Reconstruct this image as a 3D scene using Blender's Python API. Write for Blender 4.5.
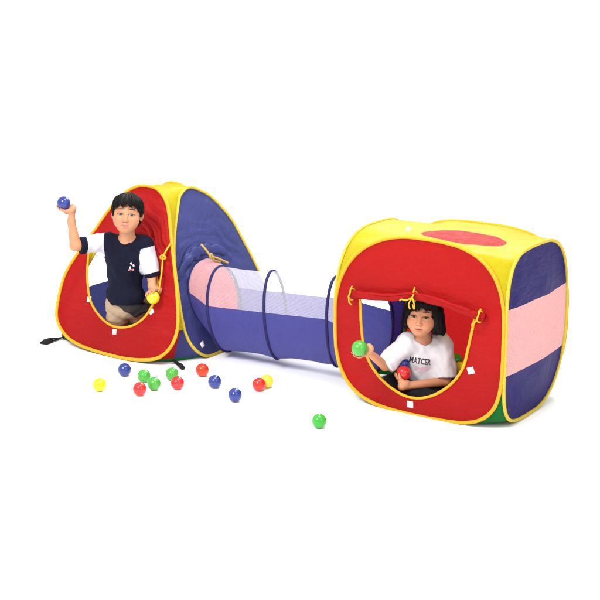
import bpy, bmesh, math, random
import numpy as np
from mathutils import Vector, Matrix, noise
from mathutils.bvhtree import BVHTree

sc = bpy.context.scene
for o in list(bpy.data.objects):
    bpy.data.objects.remove(o)
COL = sc.collection
random.seed(7)

# ------------------------------------------------------------------ camera
CAM = np.array([3.333, -5.196, 2.067])
YAW, PITCH, FPX = 0.597, 0.253, 1391.0        # focal length in pixels of a 600 px wide frame
cam = bpy.data.cameras.new('camera')
cam.sensor_width = 36.0
cam.lens = 36.0 * FPX / 600.0
cam.clip_start = 0.05
cam.clip_end = 3000
camo = bpy.data.objects.new('camera', cam)
COL.objects.link(camo)
camo.location = CAM
camo.rotation_euler = (math.pi / 2 - PITCH, 0, YAW)
sc.camera = camo

# ------------------------------------------------------------------ white studio: world + softboxes + an added backlight
w = bpy.data.worlds.new('World')
sc.world = w
w.use_nodes = True
bg = w.node_tree.nodes['Background']
bg.inputs[0].default_value = (1.0, 1.0, 1.0, 1)
bg.inputs[1].default_value = 1.22
sc.view_settings.view_transform = 'Standard'
sc.view_settings.look = 'None'
sc.view_settings.exposure = 0.0
sc.view_settings.gamma = 1.0
sc.view_settings.use_curve_mapping = False
ER = np.array([math.cos(YAW), math.sin(YAW), 0.0])      # horizontal, towards picture right
EB = np.array([-math.sin(YAW), math.cos(YAW), 0.0])     # horizontal, away from the camera
CEN = np.array([-0.35, 0.2, 0.3])


def softbox(name, r, b, z, size, power, aim=CEN):
    l = bpy.data.lights.new(name, 'AREA')
    l.shape = 'SQUARE'
    l.size = size
    l.energy = power
    l.color = (1.0, 0.985, 0.96)
    o = bpy.data.objects.new(name, l)
    COL.objects.link(o)
    p = CEN + ER * r + EB * b + np.array([0, 0, z])
    o.location = p
    o.rotation_euler = (Vector(aim) - Vector(p)).to_track_quat('-Z', 'Y').to_euler()


softbox('softbox_key', -2.3, -3.2, 3.4, 1.3, 270)
softbox('softbox_fill', 2.4, -4.2, 2.4, 1.2, 50)
softbox('added_backlight', 1.2, 3.6, 3.4, 1.8, 240)  # added lamp out of view, shines through the fabric to brighten the tent interiors
softbox('softbox_top', 0.4, -0.6, 3.6, 1.6, 140)

sc.render.engine = 'CYCLES'
sc.cycles.max_bounces = 10
sc.cycles.transparent_max_bounces = 24
sc.cycles.use_denoising = True


# ------------------------------------------------------------------ pixel helpers (photo is 600 x 600)
def ray(x, y):
    u = (x - 300) / FPX
    v = (300 - y) / FPX
    f = EB * math.cos(PITCH) + np.array([0, 0, -math.sin(PITCH)])
    up = EB * math.sin(PITCH) + np.array([0, 0, math.cos(PITCH)])
    return ER * u + up * v + f


def on_z(x, y, z=0.0):
    d = ray(x, y)
    return CAM + d * (z - CAM[2]) / d[2]


def on_plane(x, y, p0, n):
    d = ray(x, y)
    return CAM + d * np.dot(np.array(p0) - CAM, n) / np.dot(d, n)


# ------------------------------------------------------------------ node helpers
class NT:
    def __init__(self, name):
        self.m = bpy.data.materials.new(name)
        self.m.use_nodes = True
        self.t = self.m.node_tree
        self.t.nodes.clear()
        self.out = self.t.nodes.new('ShaderNodeOutputMaterial')

    def n(self, kind, **kw):
        nd = self.t.nodes.new('ShaderNode' + kind)
        for k, v in kw.items():
            if k.startswith('i_'):
                self.put(nd.inputs[k[2:].replace('_', ' ')], v)
            else:
                setattr(nd, k, v)
        return nd

    def put(self, sock, v):
        if hasattr(v, 'is_output') or isinstance(v, bpy.types.NodeSocket):
            self.t.links.new(v, sock)
        elif isinstance(v, (tuple, list)) and len(v) == 3 and sock.type == 'RGBA':
            sock.default_value = (*v, 1)
        else:
            sock.default_value = v

    def math(self, op, a, b=None, c=None, clamp=False):
        nd = self.t.nodes.new('ShaderNodeMath')
        nd.operation = op
        nd.use_clamp = clamp
        self.put(nd.inputs[0], a)
        if b is not None:
            self.put(nd.inputs[1], b)
        if c is not None:
            self.put(nd.inputs[2], c)
        return nd.outputs[0]

    def mix(self, fac, a, b):
        nd = self.t.nodes.new('ShaderNodeMix')
        nd.data_type = 'RGBA'
        self.put(nd.inputs[0], fac)
        self.put(nd.inputs[6], a)
        self.put(nd.inputs[7], b)
        return nd.outputs[2]

    def link(self, a, b):
        self.t.links.new(a, b)


def nylon(name, col, trans=0.45, rough=0.38, crinkle=0.5, stretch=(9, 9, 46), sheen=0.0):
    """thin woven nylon: fine horizontal puckers, soft wrinkles, a little light coming through"""
    t = NT(name)
    tc = t.n('TexCoord').outputs['Object']
    mp = t.n('Mapping')
    t.link(tc, mp.inputs[0])
    mp.inputs['Scale'].default_value = stretch
    n1 = t.n('TexNoise', i_Scale=1.0, i_Detail=4.0, i_Roughness=0.6, i_Distortion=0.6)
    t.link(mp.outputs[0], n1.inputs['Vector'])
    n2 = t.n('TexNoise', i_Scale=7.0, i_Detail=3.0, i_Roughness=0.5, i_Distortion=1.4)
    t.link(tc, n2.inputs['Vector'])
    h = t.math('ADD', t.math('MULTIPLY', n1.outputs[0], 0.30), n2.outputs[0])
    uv = t.n('UVMap').outputs[0]
    wv = t.n('TexWave', wave_type='BANDS', i_Scale=95.0, i_Distortion=1.5)
    t.link(uv, wv.inputs['Vector'])
    h = t.math('ADD', h, t.math('MULTIPLY', wv.outputs['Fac'], 0.03))
    bp = t.n('Bump', i_Strength=crinkle, i_Distance=0.03)
    t.link(h, bp.inputs['Height'])
    v = t.n('MapRange', i_From_Min=0.3, i_From_Max=0.7, i_To_Min=0.975, i_To_Max=1.025)
    t.link(n1.outputs[0], v.inputs[0])
    hs = t.n('HueSaturation', i_Color=(*col, 1))
    t.link(v.outputs[0], hs.inputs['Value'])
    p = t.n('BsdfPrincipled', i_Roughness=rough)
    t.link(hs.outputs[0], p.inputs['Base Color'])
    t.link(bp.outputs[0], p.inputs['Normal'])
    p.inputs['Sheen Weight'].default_value = sheen
    p.inputs['Specular IOR Level'].default_value = 0.10
    tr = t.n('BsdfTranslucent')
    t.link(hs.outputs[0], tr.inputs[0])
    t.link(bp.outputs[0], tr.inputs['Normal'])
    mx = t.n('MixShader', i_Fac=trans)
    t.link(p.outputs[0], mx.inputs[1])
    t.link(tr.outputs[0], mx.inputs[2])
    t.link(mx.outputs[0], t.out.inputs[0])
    return t.m


def netting(name, col, pitch=0.0038, thread=0.34):
    """woven mesh: threads with open holes between them (UVs are in metres)"""
    t = NT(name)
    uv = t.n('UVMap').outputs[0]
    sp = t.n('SeparateXYZ')
    t.link(uv, sp.inputs[0])
    fs = []
    for k in (0, 1):
        f = t.math('FRACT', t.math('DIVIDE', sp.outputs[k], pitch))
        fs.append(t.math('LESS_THAN', f, thread))
    fac = t.math('MAXIMUM', fs[0], fs[1])
    d = t.n('BsdfDiffuse', i_Color=(*col, 1))
    tr = t.n('BsdfTranslucent', i_Color=(*col, 1))
    mx = t.n('MixShader', i_Fac=0.3)
    t.link(d.outputs[0], mx.inputs[1])
    t.link(tr.outputs[0], mx.inputs[2])
    hole = t.n('BsdfTransparent')
    m2 = t.n('MixShader')
    t.link(fac, m2.inputs[0])
    t.link(hole.outputs[0], m2.inputs[1])
    t.link(mx.outputs[0], m2.inputs[2])
    t.link(m2.outputs[0], t.out.inputs[0])
    return t.m


def cloth(name, col, rough=0.85, bump=0.3, scale=22.0, weave=900.0, vary=0.05):
    t = NT(name)
    tc = t.n('TexCoord').outputs['Object']
    n1 = t.n('TexNoise', i_Scale=scale, i_Detail=4.0, i_Distortion=0.8)
    t.link(tc, n1.inputs['Vector'])
    n2 = t.n('TexNoise', i_Scale=weave, i_Detail=1.0)
    t.link(tc, n2.inputs['Vector'])
    bp = t.n('Bump', i_Strength=bump, i_Distance=0.01)
    t.link(t.math('ADD', n1.outputs[0], t.math('MULTIPLY', n2.outputs[0], 0.08)), bp.inputs['Height'])
    v = t.n('MapRange', i_From_Min=0.3, i_From_Max=0.7, i_To_Min=1 - vary, i_To_Max=1 + vary)
    t.link(n1.outputs[0], v.inputs[0])
    hs = t.n('HueSaturation', i_Color=(*col, 1))
    t.link(v.outputs[0], hs.inputs['Value'])
    p = t.n('BsdfPrincipled', i_Roughness=rough)
    t.link(hs.outputs[0], p.inputs['Base Color'])
    t.link(bp.outputs[0], p.inputs['Normal'])
    p.inputs['Specular IOR Level'].default_value = 0.12
    t.link(p.outputs[0], t.out.inputs[0])
    return t.m


def plastic(name, col):
    t = NT(name)
    tc = t.n('TexCoord').outputs['Object']
    n1 = t.n('TexNoise', i_Scale=45.0, i_Detail=3.0)
    t.link(tc, n1.inputs['Vector'])
    v = t.n('MapRange', i_From_Min=0.3, i_From_Max=0.7, i_To_Min=0.92, i_To_Max=1.06)
    t.link(n1.outputs[0], v.inputs[0])
    hs = t.n('HueSaturation', i_Color=(*col, 1))
    t.link(v.outputs[0], hs.inputs['Value'])
    oi = t.n('ObjectInfo')
    t.link(t.math('ADD', t.math('MULTIPLY', oi.outputs['Random'], 0.014), 0.493), hs.inputs['Hue'])
    t.link(t.math('ADD', t.math('MULTIPLY', oi.outputs['Random'], 0.06), 0.97), hs.inputs['Saturation'])
    rg = t.n('MapRange', i_From_Min=0.3, i_From_Max=0.7, i_To_Min=0.16, i_To_Max=0.27)
    t.link(n1.outputs[0], rg.inputs[0])
    bp = t.n('Bump', i_Strength=0.06, i_Distance=0.004)
    t.link(n1.outputs[0], bp.inputs['Height'])
    p = t.n('BsdfPrincipled')
    t.link(hs.outputs[0], p.inputs['Base Color'])
    t.link(rg.outputs[0], p.inputs['Roughness'])
    t.link(bp.outputs[0], p.inputs['Normal'])
    p.inputs['Specular IOR Level'].default_value = 0.42
    p.inputs['Subsurface Weight'].default_value = 0.15
    p.inputs['Subsurface Radius'].default_value = (0.01, 0.01, 0.01)
    t.link(p.outputs[0], t.out.inputs[0])
    return t.m


def hair_mat(name):
    t = NT(name)
    tc = t.n('TexCoord').outputs['Object']
    mp = t.n('Mapping')
    t.link(tc, mp.inputs[0])
    mp.inputs['Scale'].default_value = (260, 260, 22)
    n1 = t.n('TexNoise', i_Scale=1.0, i_Detail=3.0)
    t.link(mp.outputs[0], n1.inputs['Vector'])
    bp = t.n('Bump', i_Strength=0.7, i_Distance=0.004)
    t.link(n1.outputs[0], bp.inputs['Height'])
    p = t.n('BsdfPrincipled', i_Roughness=0.55)
    c = t.mix(n1.outputs[0], (0.003, 0.0025, 0.003), (0.009, 0.007, 0.007))
    t.link(c, p.inputs['Base Color'])
    t.link(bp.outputs[0], p.inputs['Normal'])
    p.inputs['Specular IOR Level'].default_value = 0.12
    t.link(p.outputs[0], t.out.inputs[0])
    return t.m


def skin_mat(name, base, open_eye=1.0, mouth=0.0, gaze=0.0, smile=-9.0):
    """skin with eyes, brows, lips and nostrils placed in the head's own coordinates (attribute hl)"""
    t = NT(name)
    at = t.n('Attribute', attribute_name='hl')
    sp = t.n('SeparateXYZ')
    t.link(at.outputs['Vector'], sp.inputs[0])
    X, Y, Z = sp.outputs
    front = t.math('LESS_THAN', Y, -0.03)
    nearh = t.math('LESS_THAN', t.math('ABSOLUTE', Z), 0.12)
    front = t.math('MULTIPLY', front, nearh)
    AX = t.math('ABSOLUTE', X)

    def ell(cx, cz, rx, rz, rot=0.0, soft=0.25, mirror=True, curve=0.0):
        x = t.math('SUBTRACT', AX if mirror else X, cx)
        z = t.math('SUBTRACT', Z, cz)
        if curve:
            z = t.math('ADD', z, t.math('MULTIPLY', t.math('MULTIPLY', x, x), curve))
        c, s = math.cos(rot), math.sin(rot)
        xr = t.math('ADD', t.math('MULTIPLY', x, c), t.math('MULTIPLY', z, s))
        zr = t.math('SUBTRACT', t.math('MULTIPLY', z, c), t.math('MULTIPLY', x, s))
        a = t.math('DIVIDE', xr, rx)
        b = t.math('DIVIDE', zr, rz)
        r = t.math('ADD', t.math('MULTIPLY', a, a), t.math('MULTIPLY', b, b))
        mr = t.n('MapRange', interpolation_type='SMOOTHSTEP', i_From_Min=1 - soft, i_From_Max=1 + soft, i_To_Min=1.0, i_To_Max=0.0)
        t.link(r, mr.inputs[0])
        return t.math('MULTIPLY', mr.outputs[0], front)

    ns = t.n('TexNoise', i_Scale=38.0, i_Detail=3.0)
    tc = t.n('TexCoord').outputs['Object']
    t.link(tc, ns.inputs['Vector'])
    col = t.mix(ns.outputs[0], tuple(c * 0.86 for c in base), tuple(min(1, c * 1.12) for c in base))
    col = t.mix(t.math('MULTIPLY', ell(0.034, -0.03, 0.02, 0.017, soft=0.9), 0.22), col, (base[0] * 0.98, base[1] * 0.62, base[2] * 0.6))
    oz = 0.0043 * open_eye
    col = t.mix(ell(0.0275, 0.0275, 0.0160, 0.0030, rot=-0.06, soft=0.8, curve=12), col, (0.055, 0.032, 0.022))   # brows
    col = t.mix(t.math('MULTIPLY', ell(0.0275, 0.003, 0.0175, 0.010, soft=0.9), 0.25), col, (base[0] * 0.6, base[1] * 0.5, base[2] * 0.5))
    eye = ell(0.0275, 0.0, 0.0122, oz, rot=0.05)
    col = t.mix(ell(0.0275, 0.0018, 0.0150, oz + 0.0017, rot=0.05), col, (0.025, 0.014, 0.012))                # lash line
    white = t.mix(t.math('MAXIMUM', ell(0.0275 + gaze, 0.0005, 0.0070, 0.0072, mirror=False), ell(-0.0275 + gaze, 0.0005, 0.0070, 0.0072, mirror=False)), (0.26, 0.22, 0.20), (0.010, 0.006, 0.005))
    col = t.mix(eye, col, white)
    col = t.mix(ell(0.0078, -0.0375, 0.0040, 0.0022), col, (0.10, 0.035, 0.025))                                 # nostrils
    col = t.mix(ell(0.0, -0.0555, 0.0185, 0.0068, mirror=False, curve=smile), col, (0.36, 0.11, 0.09))
    col = t.mix(ell(0.0, -0.0550, 0.0175, 0.0013 + mouth * 0.0012, mirror=False, curve=smile), col, (0.16, 0.04, 0.035))
    bp = t.n('Bump', i_Strength=0.12, i_Distance=0.003)
    t.link(ns.outputs[0], bp.inputs['Height'])
    p = t.n('BsdfPrincipled', i_Roughness=0.5)
    t.link(col, p.inputs['Base Color'])
    t.link(bp.outputs[0], p.inputs['Normal'])
    p.inputs['Subsurface Weight'].default_value = 0.12
    p.inputs['Subsurface Radius'].default_value = (0.012, 0.005, 0.003)
    p.inputs['Specular IOR Level'].default_value = 0.35
    t.link(p.outputs[0], t.out.inputs[0])
    return t.m


# ------------------------------------------------------------------ colours
RED = (0.43, 0.012, 0.013)
YEL = (0.52, 0.45, 0.011)
BLU = (0.026, 0.021, 0.150)
MAT = dict(
    red=nylon('red_nylon', RED, trans=0.5),
    yellow=nylon('yellow_nylon', YEL, crinkle=0.3),
    blue=nylon('blue_nylon', BLU),
    blue2=nylon('royal_blue_nylon', (0.056, 0.066, 0.225), rough=0.33, crinkle=0.55, stretch=(14, 14, 9)),
    tunnel=nylon('tunnel_blue_nylon', (0.058, 0.058, 0.225), stretch=(40, 12, 12)),
    green=nylon('green_nylon', (0.008, 0.17, 0.035)),
    pipe=cloth('yellow_binding', (0.56, 0.275, 0.018), bump=0.5, scale=60),
    pipe2=cloth('pale_yellow_binding', (0.48, 0.35, 0.04), bump=0.5, scale=60),
    ring=cloth('navy_binding', (0.017, 0.014, 0.065), bump=0.4, scale=60),
    net=netting('white_netting', (0.86, 0.83, 0.90), thread=0.155),
    sidenet=netting('pale_netting', (0.88, 0.66, 0.66), thread=0.33),
    tag=cloth('white_patch', (0.72, 0.68, 0.68), bump=0.2),
    strap=cloth('black_webbing', (0.012, 0.012, 0.014), bump=0.4, scale=60),
    tan=cloth('tan_cord', (0.40, 0.25, 0.07), bump=0.4, scale=60),
    cord=cloth('yellow_cord', (0.54, 0.30, 0.02), bump=0.4, scale=60),
)


# ------------------------------------------------------------------ object helpers
def link(name, verts, faces, mat, parent=None, smooth=True, uvs=None, mats=None, fmat=None):
    me = bpy.data.meshes.new(name)
    me.from_pydata([tuple(map(float, v)) for v in verts], [], [tuple(map(int, f)) for f in faces])
    for m in (mats or [mat]):
        me.materials.append(m)
    if fmat is not None:
        me.polygons.foreach_set('material_index', np.asarray(fmat, dtype=np.int32))
    if smooth:
        me.polygons.foreach_set('use_smooth', np.ones(len(me.polygons), dtype=bool))
    lay = me.uv_layers.new(name='UVMap')
    if uvs is not None:
        li = np.empty(len(me.loops), dtype=np.int32)
        me.loops.foreach_get('vertex_index', li)
        lay.data.foreach_set('uv', np.asarray(uvs, dtype=np.float32)[li].ravel())
    if name == 'roof':
        bm = bmesh.new()
        bm.from_mesh(me)
        bmesh.ops.recalc_face_normals(bm, faces=bm.faces)
        bm.to_mesh(me)
        bm.free()
    me.update()
    o = bpy.data.objects.new(name, me)
    COL.objects.link(o)
    if parent is not None:
        o.parent = parent
    return o


def thing(name, label, cat, loc=(0, 0, 0), rz=0.0, group=None):
    o = bpy.data.objects.new(name, None)
    o.empty_display_size = 0.1
    COL.objects.link(o)
    o.location = loc
    o.rotation_euler = (0, 0, rz)
    o['label'] = label
    o['category'] = cat
    if group:
        o['group'] = group
    return o


def catmull(P, n, closed=True):
    P = np.asarray(P, float)
    m = len(P)
    out = []
    segs = m if closed else m - 1
    for i in range(segs):
        if closed:
            p0, p1, p2, p3 = P[(i - 1) % m], P[i], P[(i + 1) % m], P[(i + 2) % m]
        else:
            p0, p1, p2, p3 = P[max(i - 1, 0)], P[i], P[i + 1], P[min(i + 2, m - 1)]
        for k in range(n):
            t = k / n
            out.append(0.5 * ((2 * p1) + (p2 - p0) * t + (2 * p0 - 5 * p1 + 4 * p2 - p3) * t * t + (3 * p1 - p0 - 3 * p2 + p3) * t ** 3))
    if not closed:
        out.append(P[-1])
    return np.array(out)


def resample(P, n, closed=True):
    P = np.asarray(P, float)
    Q = np.vstack([P, P[:1]]) if closed else P
    d = np.concatenate([[0], np.cumsum(np.linalg.norm(np.diff(Q, axis=0), axis=1))])
    s = np.linspace(0, d[-1], n + 1)[:-1] if closed else np.linspace(0, d[-1], n)
    return np.stack([np.interp(s, d, Q[:, k]) for k in range(Q.shape[1])], 1)


def tube(path, r, closed=False, seg=10, wob=0.0, cap=True, flat=None):
    """tube along a polyline; r a number or one per point; flat = (normal, factor) squashes it along a direction"""
    P = np.asarray(path, float)
    n = len(P)
    R = np.full(n, r, float) if np.isscalar(r) else np.asarray(r, float)
    T = (np.roll(P, -1, 0) - np.roll(P, 1, 0)) if closed else np.gradient(P, axis=0)
    T /= np.linalg.norm(T, axis=1)[:, None] + 1e-12
    V, F, U = [], [], []
    a = np.cross(T[0], [0.13, 0.27, 0.95])
    a /= np.linalg.norm(a)
    L = 0.0
    for i in range(n):
        a = a - T[i] * np.dot(a, T[i])
        a /= np.linalg.norm(a) + 1e-12
        b = np.cross(T[i], a)
        if i:
            L += np.linalg.norm(P[i] - P[i - 1])
        for k in range(seg):
            th = 2 * math.pi * k / seg
            rr = R[i]
            if wob:
                rr *= 1 + wob * noise.noise(Vector(P[i] * 22 + np.array([math.cos(th), math.sin(th), 0]) * 1.2))
            d = (a * math.cos(th) + b * math.sin(th)) * rr
            if flat is not None:
                nn = np.asarray(flat[0], float)
                d = d - nn * np.dot(d, nn) * (1 - flat[1])
            V.append(P[i] + d)
            U.append((L, rr * th))
    m = n if closed else n - 1
    for i in range(m):
        j = (i + 1) % n
        for k in range(seg):
            k2 = (k + 1) % seg
            F.append((i * seg + k, i * seg + k2, j * seg + k2, j * seg + k))
    if not closed and cap:
        F.append(tuple(range(seg))[::-1])
        F.append(tuple((n - 1) * seg + k for k in range(seg)))
    return np.array(V), F, np.array(U)


def weld(geo, d=0.0006):
    V, F, U = geo
    key = {}
    mp = []
    keep = []
    for i, v in enumerate(np.round(np.asarray(V) / d).astype(int)):
        k = tuple(v)
        if k not in key:
            key[k] = len(keep)
            keep.append(i)
        mp.append(key[k])
    F2 = []
    for f in F:
        g = []
        for q in f:
            if mp[q] not in g:
                g.append(mp[q])
        if len(g) > 2:
            F2.append(tuple(g))
    return np.asarray(V)[keep], F2, np.asarray(U)[keep]


def merge(*parts):
    V, F, U, o = [], [], [], 0
    for v, f, u in parts:
        V.append(np.asarray(v))
        U.append(np.asarray(u))
        F += [tuple(i + o for i in q) for q in f]
        o += len(v)
    return np.vstack(V), F, np.vstack(U)


def grid_faces(r, c, wrap=False):
    F = []
    for i in range(r - 1):
        for j in range(c if wrap else c - 1):
            k = (j + 1) % c
            F.append((i * c + j, i * c + k, (i + 1) * c + k, (i + 1) * c + j))
    return F


# ------------------------------------------------------------------ tent panels
class Face:
    """one wire loop of a pop-up tent, given in its own (u, v) plane; to3(u, v) places it in the world"""

    def __init__(self, uv, to3, nrm, bow=0.0, seed=0, wr=0.004):
        self.uv = resample(uv, 240)
        self.f = to3
        self.n = np.asarray(nrm, float)
        self.seed = seed
        self.bow = bow
        self.wr = wr
        self.extra = None
        self.c = self.uv.mean(0)
        self.ext = (self.uv.max(0) - self.uv.min(0)) / 2

    def p3(self, uv, edge=None):
        uv = np.asarray(uv, float)
        out = np.array([self.f(a, b) for a, b in uv])
        k = 1.0 if edge is None else np.asarray(edge)[:, None]
        d = np.array([[self.wrinkle(a, b)] for a, b in uv])
        return out + self.n * d * k

    def wrinkle(self, a, b):
        s = self.seed
        w1 = noise.noise(Vector((a * 5 + s, b * 5, s))) * self.wr * 1.6
        w2 = noise.noise(Vector((a * 9 + b * 6 + s * 2, b * 15 - a * 4, s))) * self.wr
        e = (a - self.c[0]) / self.ext[0], (b - self.c[1]) / self.ext[1]
        if self.extra is not None:
            w1 += self.extra(a, b)
        return w1 + w2 + self.bow * max(0.0, 1 - e[0] ** 2 * 0.9 - e[1] ** 2 * 0.9)

    def loop3(self):
        return np.array([self.f(a, b) for a, b in self.uv])

    def quarters(self, n=28):
        """3-D points of each quarter: top>right, right>bottom, top>left, left>bottom (as seen in u)"""
        u = self.uv
        it, ir, ib, il = u[:, 1].argmax(), u[:, 0].argmax(), u[:, 1].argmin(), u[:, 0].argmin()
        N = len(u)
        flat_r = np.flatnonzero(u[:, 0] > u[:, 0].max() - 0.0015)
        flat_l = np.flatnonzero(u[:, 0] < u[:, 0].min() + 0.0015)
        ir = flat_r[np.abs(u[flat_r, 1] - np.median(u[flat_r, 1])).argmin()]
        il = flat_l[np.abs(u[flat_l, 1] - np.median(u[flat_l, 1])).argmin()]
        cw = ((u[(it + 5) % N, 0] - u[it, 0]) > 0)

        def arc(i, j, fw):
            idx = [i]
            while idx[-1] != j:
                idx.append((idx[-1] + (1 if fw else -1)) % N)
            q = resample(u[idx], n, closed=False)
            return np.array([self.f(a, b) for a, b in q])
        return dict(tr=arc(it, ir, cw), rb=arc(ir, ib, cw), tl=arc(it, il, not cw), lb=arc(il, ib, not cw))

    def polar(self, centre, hole=None, rings=26, nth=144):
        c = np.asarray(centre, float)
        th = np.linspace(0, 2 * math.pi, nth, endpoint=False)

        def rad(P):
            d = np.asarray(P) - c
            a = np.arctan2(d[:, 1], d[:, 0]) % (2 * math.pi)
            r = np.hypot(d[:, 0], d[:, 1])
            o = np.argsort(a)
            a, r = a[o], r[o]
            return np.interp(th, np.concatenate([a[-1:] - 2 * math.pi, a, a[:1] + 2 * math.pi]), np.concatenate([r[-1:], r, r[:1]]))
        ro = rad(self.uv)
        ri = rad(hole) if hole is not None else ro * 0.02
        UV, E = [], []
        for k in range(rings):
            s = k / (rings - 1)
            r = ri + (ro - ri) * s
            UV.append(np.stack([c[0] + r * np.cos(th), c[1] + r * np.sin(th)], 1))
            e = min(1.0, (1 - s) * 7)
            if hole is not None:
                e = min(e, 1.0)
            E.append(np.full(nth, e))
        UV = np.vstack(UV)
        V = self.p3(UV, np.concatenate(E))
        F = grid_faces(rings, nth, True)
        if hole is None:
            F.append(tuple(range(nth)))
        return V, F, UV

    def scan(self, v0, v1, rows=24, cols=40):
        """the strip of the panel between heights v0 and v1"""
        u = self.uv
        vmin, vmax = u[:, 1].min() + 1e-4, u[:, 1].max() - 1e-4
        it, ib = u[:, 1].argmax(), u[:, 1].argmin()
        N = len(u)
        A, B = [it], [it]
        while A[-1] != ib:
            A.append((A[-1] + 1) % N)
        while B[-1] != ib:
            B.append((B[-1] - 1) % N)
        fa = lambda v: np.interp(v, u[A[::-1], 1], u[A[::-1], 0])
        fb = lambda v: np.interp(v, u[B[::-1], 1], u[B[::-1], 0])
        UV, E = [], []
        for i in range(rows):
            t = i / (rows - 1)
            v = v0 + (v1 - v0) * (0.5 - 0.5 * math.cos(math.pi * t))
            v = min(max(v, vmin), vmax)
            a, b = sorted((fa(v), fb(v)))
            for j in range(cols):
                s = j / (cols - 1)
                UV.append((a + (b - a) * s, v))
                E.append(min(1, 8 * s, 8 * (1 - s), 10 * abs(v - vmin), 10 * abs(vmax - v)))
        UV = np.array(UV)
        return self.p3(UV, E), grid_faces(rows, cols), UV


def gusset(A, B, corner, cols=13, wr=0.003, seed=0, part=None):
    """fabric stretched between two loop quarters; corner(i, s, a, b) returns the ridge point of row i"""
    V, U = [], []
    n = len(A)
    for i in range(n):
        a, b = A[i], B[i]
        k = corner(i / (n - 1), a, b)
        for j in range(cols):
            t = j / (cols - 1)
            q = (1 - t) ** 2 * a + 2 * t * (1 - t) * k + t * t * b
            ww = math.sin(math.pi * t) * min(1, np.linalg.norm(a - b) * 8)
            q = q + np.array([noise.noise(Vector(q * 9 + np.array([seed, j0, seed]))) for j0 in (1.3, 4.1, 7.7)]) * wr * ww
            V.append(q)
            U.append((t * 0.3, i / n * 0.5))
    return np.array(V), grid_faces(n, cols), np.array(U)


def patch(face, uv, size, rot, off=0.0025):
    """a small square sewn on a panel"""
    h = size / 2
    c, s = math.cos(rot), math.sin(rot)
    UV = []
    m = 4
    for i in range(m):
        for j in range(m):
            a, b = -h + 2 * h * i / (m - 1), -h + 2 * h * j / (m - 1)
            UV.append((uv[0] + a * c - b * s, uv[1] + a * s + b * c))
    top = face.p3(UV) + face.n * off
    V, F, U = top, grid_faces(m, m), np.array(UV)
    rim = [i * m for i in range(m)] + [(m - 1) * m + j for j in range(1, m)] + [i * m + m - 1 for i in range(m - 2, -1, -1)] + [j for j in range(m - 2, 0, -1)]
    low = top[rim] - face.n * off
    F = list(F)
    b0 = len(V)
    for i in range(len(rim)):
        j = (i + 1) % len(rim)
        F.append((rim[i], rim[j], b0 + j, b0 + i))
    return np.vstack([V, low]), F, np.vstack([U, U[rim]])


def put(name, geo, mat, parent, label=None, **kw):
    V, F, U = geo
    o = link(name, V, F, mat, parent, uvs=U, **kw)
    if label:
        o['label'] = label
    return o


def superloop(u0, u1, v0, v1, nTR, nBR, nBL, nTL, n=200):
    c = np.array([(u0 + u1) / 2, (v0 + v1) / 2])
    a, b = (u1 - u0) / 2, (v1 - v0) / 2
    P = []
    for k in range(n):
        t = 2 * math.pi * k / n
        x, y = math.cos(t), math.sin(t)
        e = 2.0 / (nTR if x >= 0 and y >= 0 else nTL if y >= 0 else nBL if x < 0 else nBR)
        P.append((c[0] + a * math.copysign(abs(x) ** e, x), c[1] + b * math.copysign(abs(y) ** e, y)))
    return resample(np.array(P), n)


# ================================================================== ground
gv = [(-700, -700, 0), (700, -700, 0), (700, 700, 0), (-700, 700, 0)]
gt = NT('white_studio_sheet')
gn = gt.n('TexNoise', i_Scale=3.0, i_Detail=3.0)
gp = gt.n('BsdfPrincipled', i_Roughness=0.75)
gt.link(gt.mix(gn.outputs[0], (0.93, 0.93, 0.93), (0.96, 0.96, 0.96)), gp.inputs['Base Color'])
gp.inputs['Specular IOR Level'].default_value = 0.1
gt.link(gp.outputs[0], gt.out.inputs[0])
ground = link('ground', gv, [(0, 1, 2, 3)], gt.m, smooth=False)
ground['kind'] = 'structure'
ground['label'] = 'seamless pure white studio floor under the tents'

# ================================================================== cube tent
cube = thing('play_tent', 'square pop-up play tent with red front, yellow top and a girl inside', 'play tent', (0.42, 0.3, 0))
M_inv = Matrix.Translation((-0.42, -0.3, 0))


def local_to(o):
    """geometry below is written in world metres; a child of o keeps that place"""
    o.matrix_parent_inverse = Matrix.Translation(-Vector(o.parent.location)) if o.parent.rotation_euler.z == 0 else o.matrix_parent_inverse
    return o


def P(name, geo, mat, parent, label=None, **kw):
    o = put(name, geo, mat, parent, label, **kw)
    top = parent
    while top.parent:
        top = top.parent
    if parent is top:
        o.matrix_parent_inverse = Matrix.Translation(-Vector(top.location))
    return o


fr_loop = superloop(0.0, 0.853, 0.0, 0.812, 3.0, 4.0, 3.2, 2.25)
frF = Face(fr_loop, lambda a, b: np.array([a, -0.004 * math.sin(math.pi * b / 0.8), b]), (0, -1, 0), bow=0.022, seed=3.1)
rtF = Face(superloop(0.0, 0.632, 0.012, 0.785, 3.0, 2.3, 4.6, 4.0), lambda a, b: np.array([0.853 + 0.004 * math.sin(math.pi * b / 0.8), a, b]), (1, 0, 0), bow=0.018, seed=5.7)
ltF = Face(superloop(0.0, 0.632, 0.035, 0.776, 4.5, 3.0, 2.4, 2.6), lambda a, b: np.array([0.010 - 0.006 * math.sin(math.pi * b / 0.8), a, b]), (-1, 0, 0), bow=0.012, seed=8.3)
bkF = Face(superloop(0.0, 0.853, 0.0, 0.768, 3.0, 3.2, 6.0, 3.4), lambda a, b: np.array([a, 0.636 + 0.012 * math.sin(math.pi * b / 0.8), b]), (0, 1, 0), bow=0.02, seed=9.9)

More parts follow.
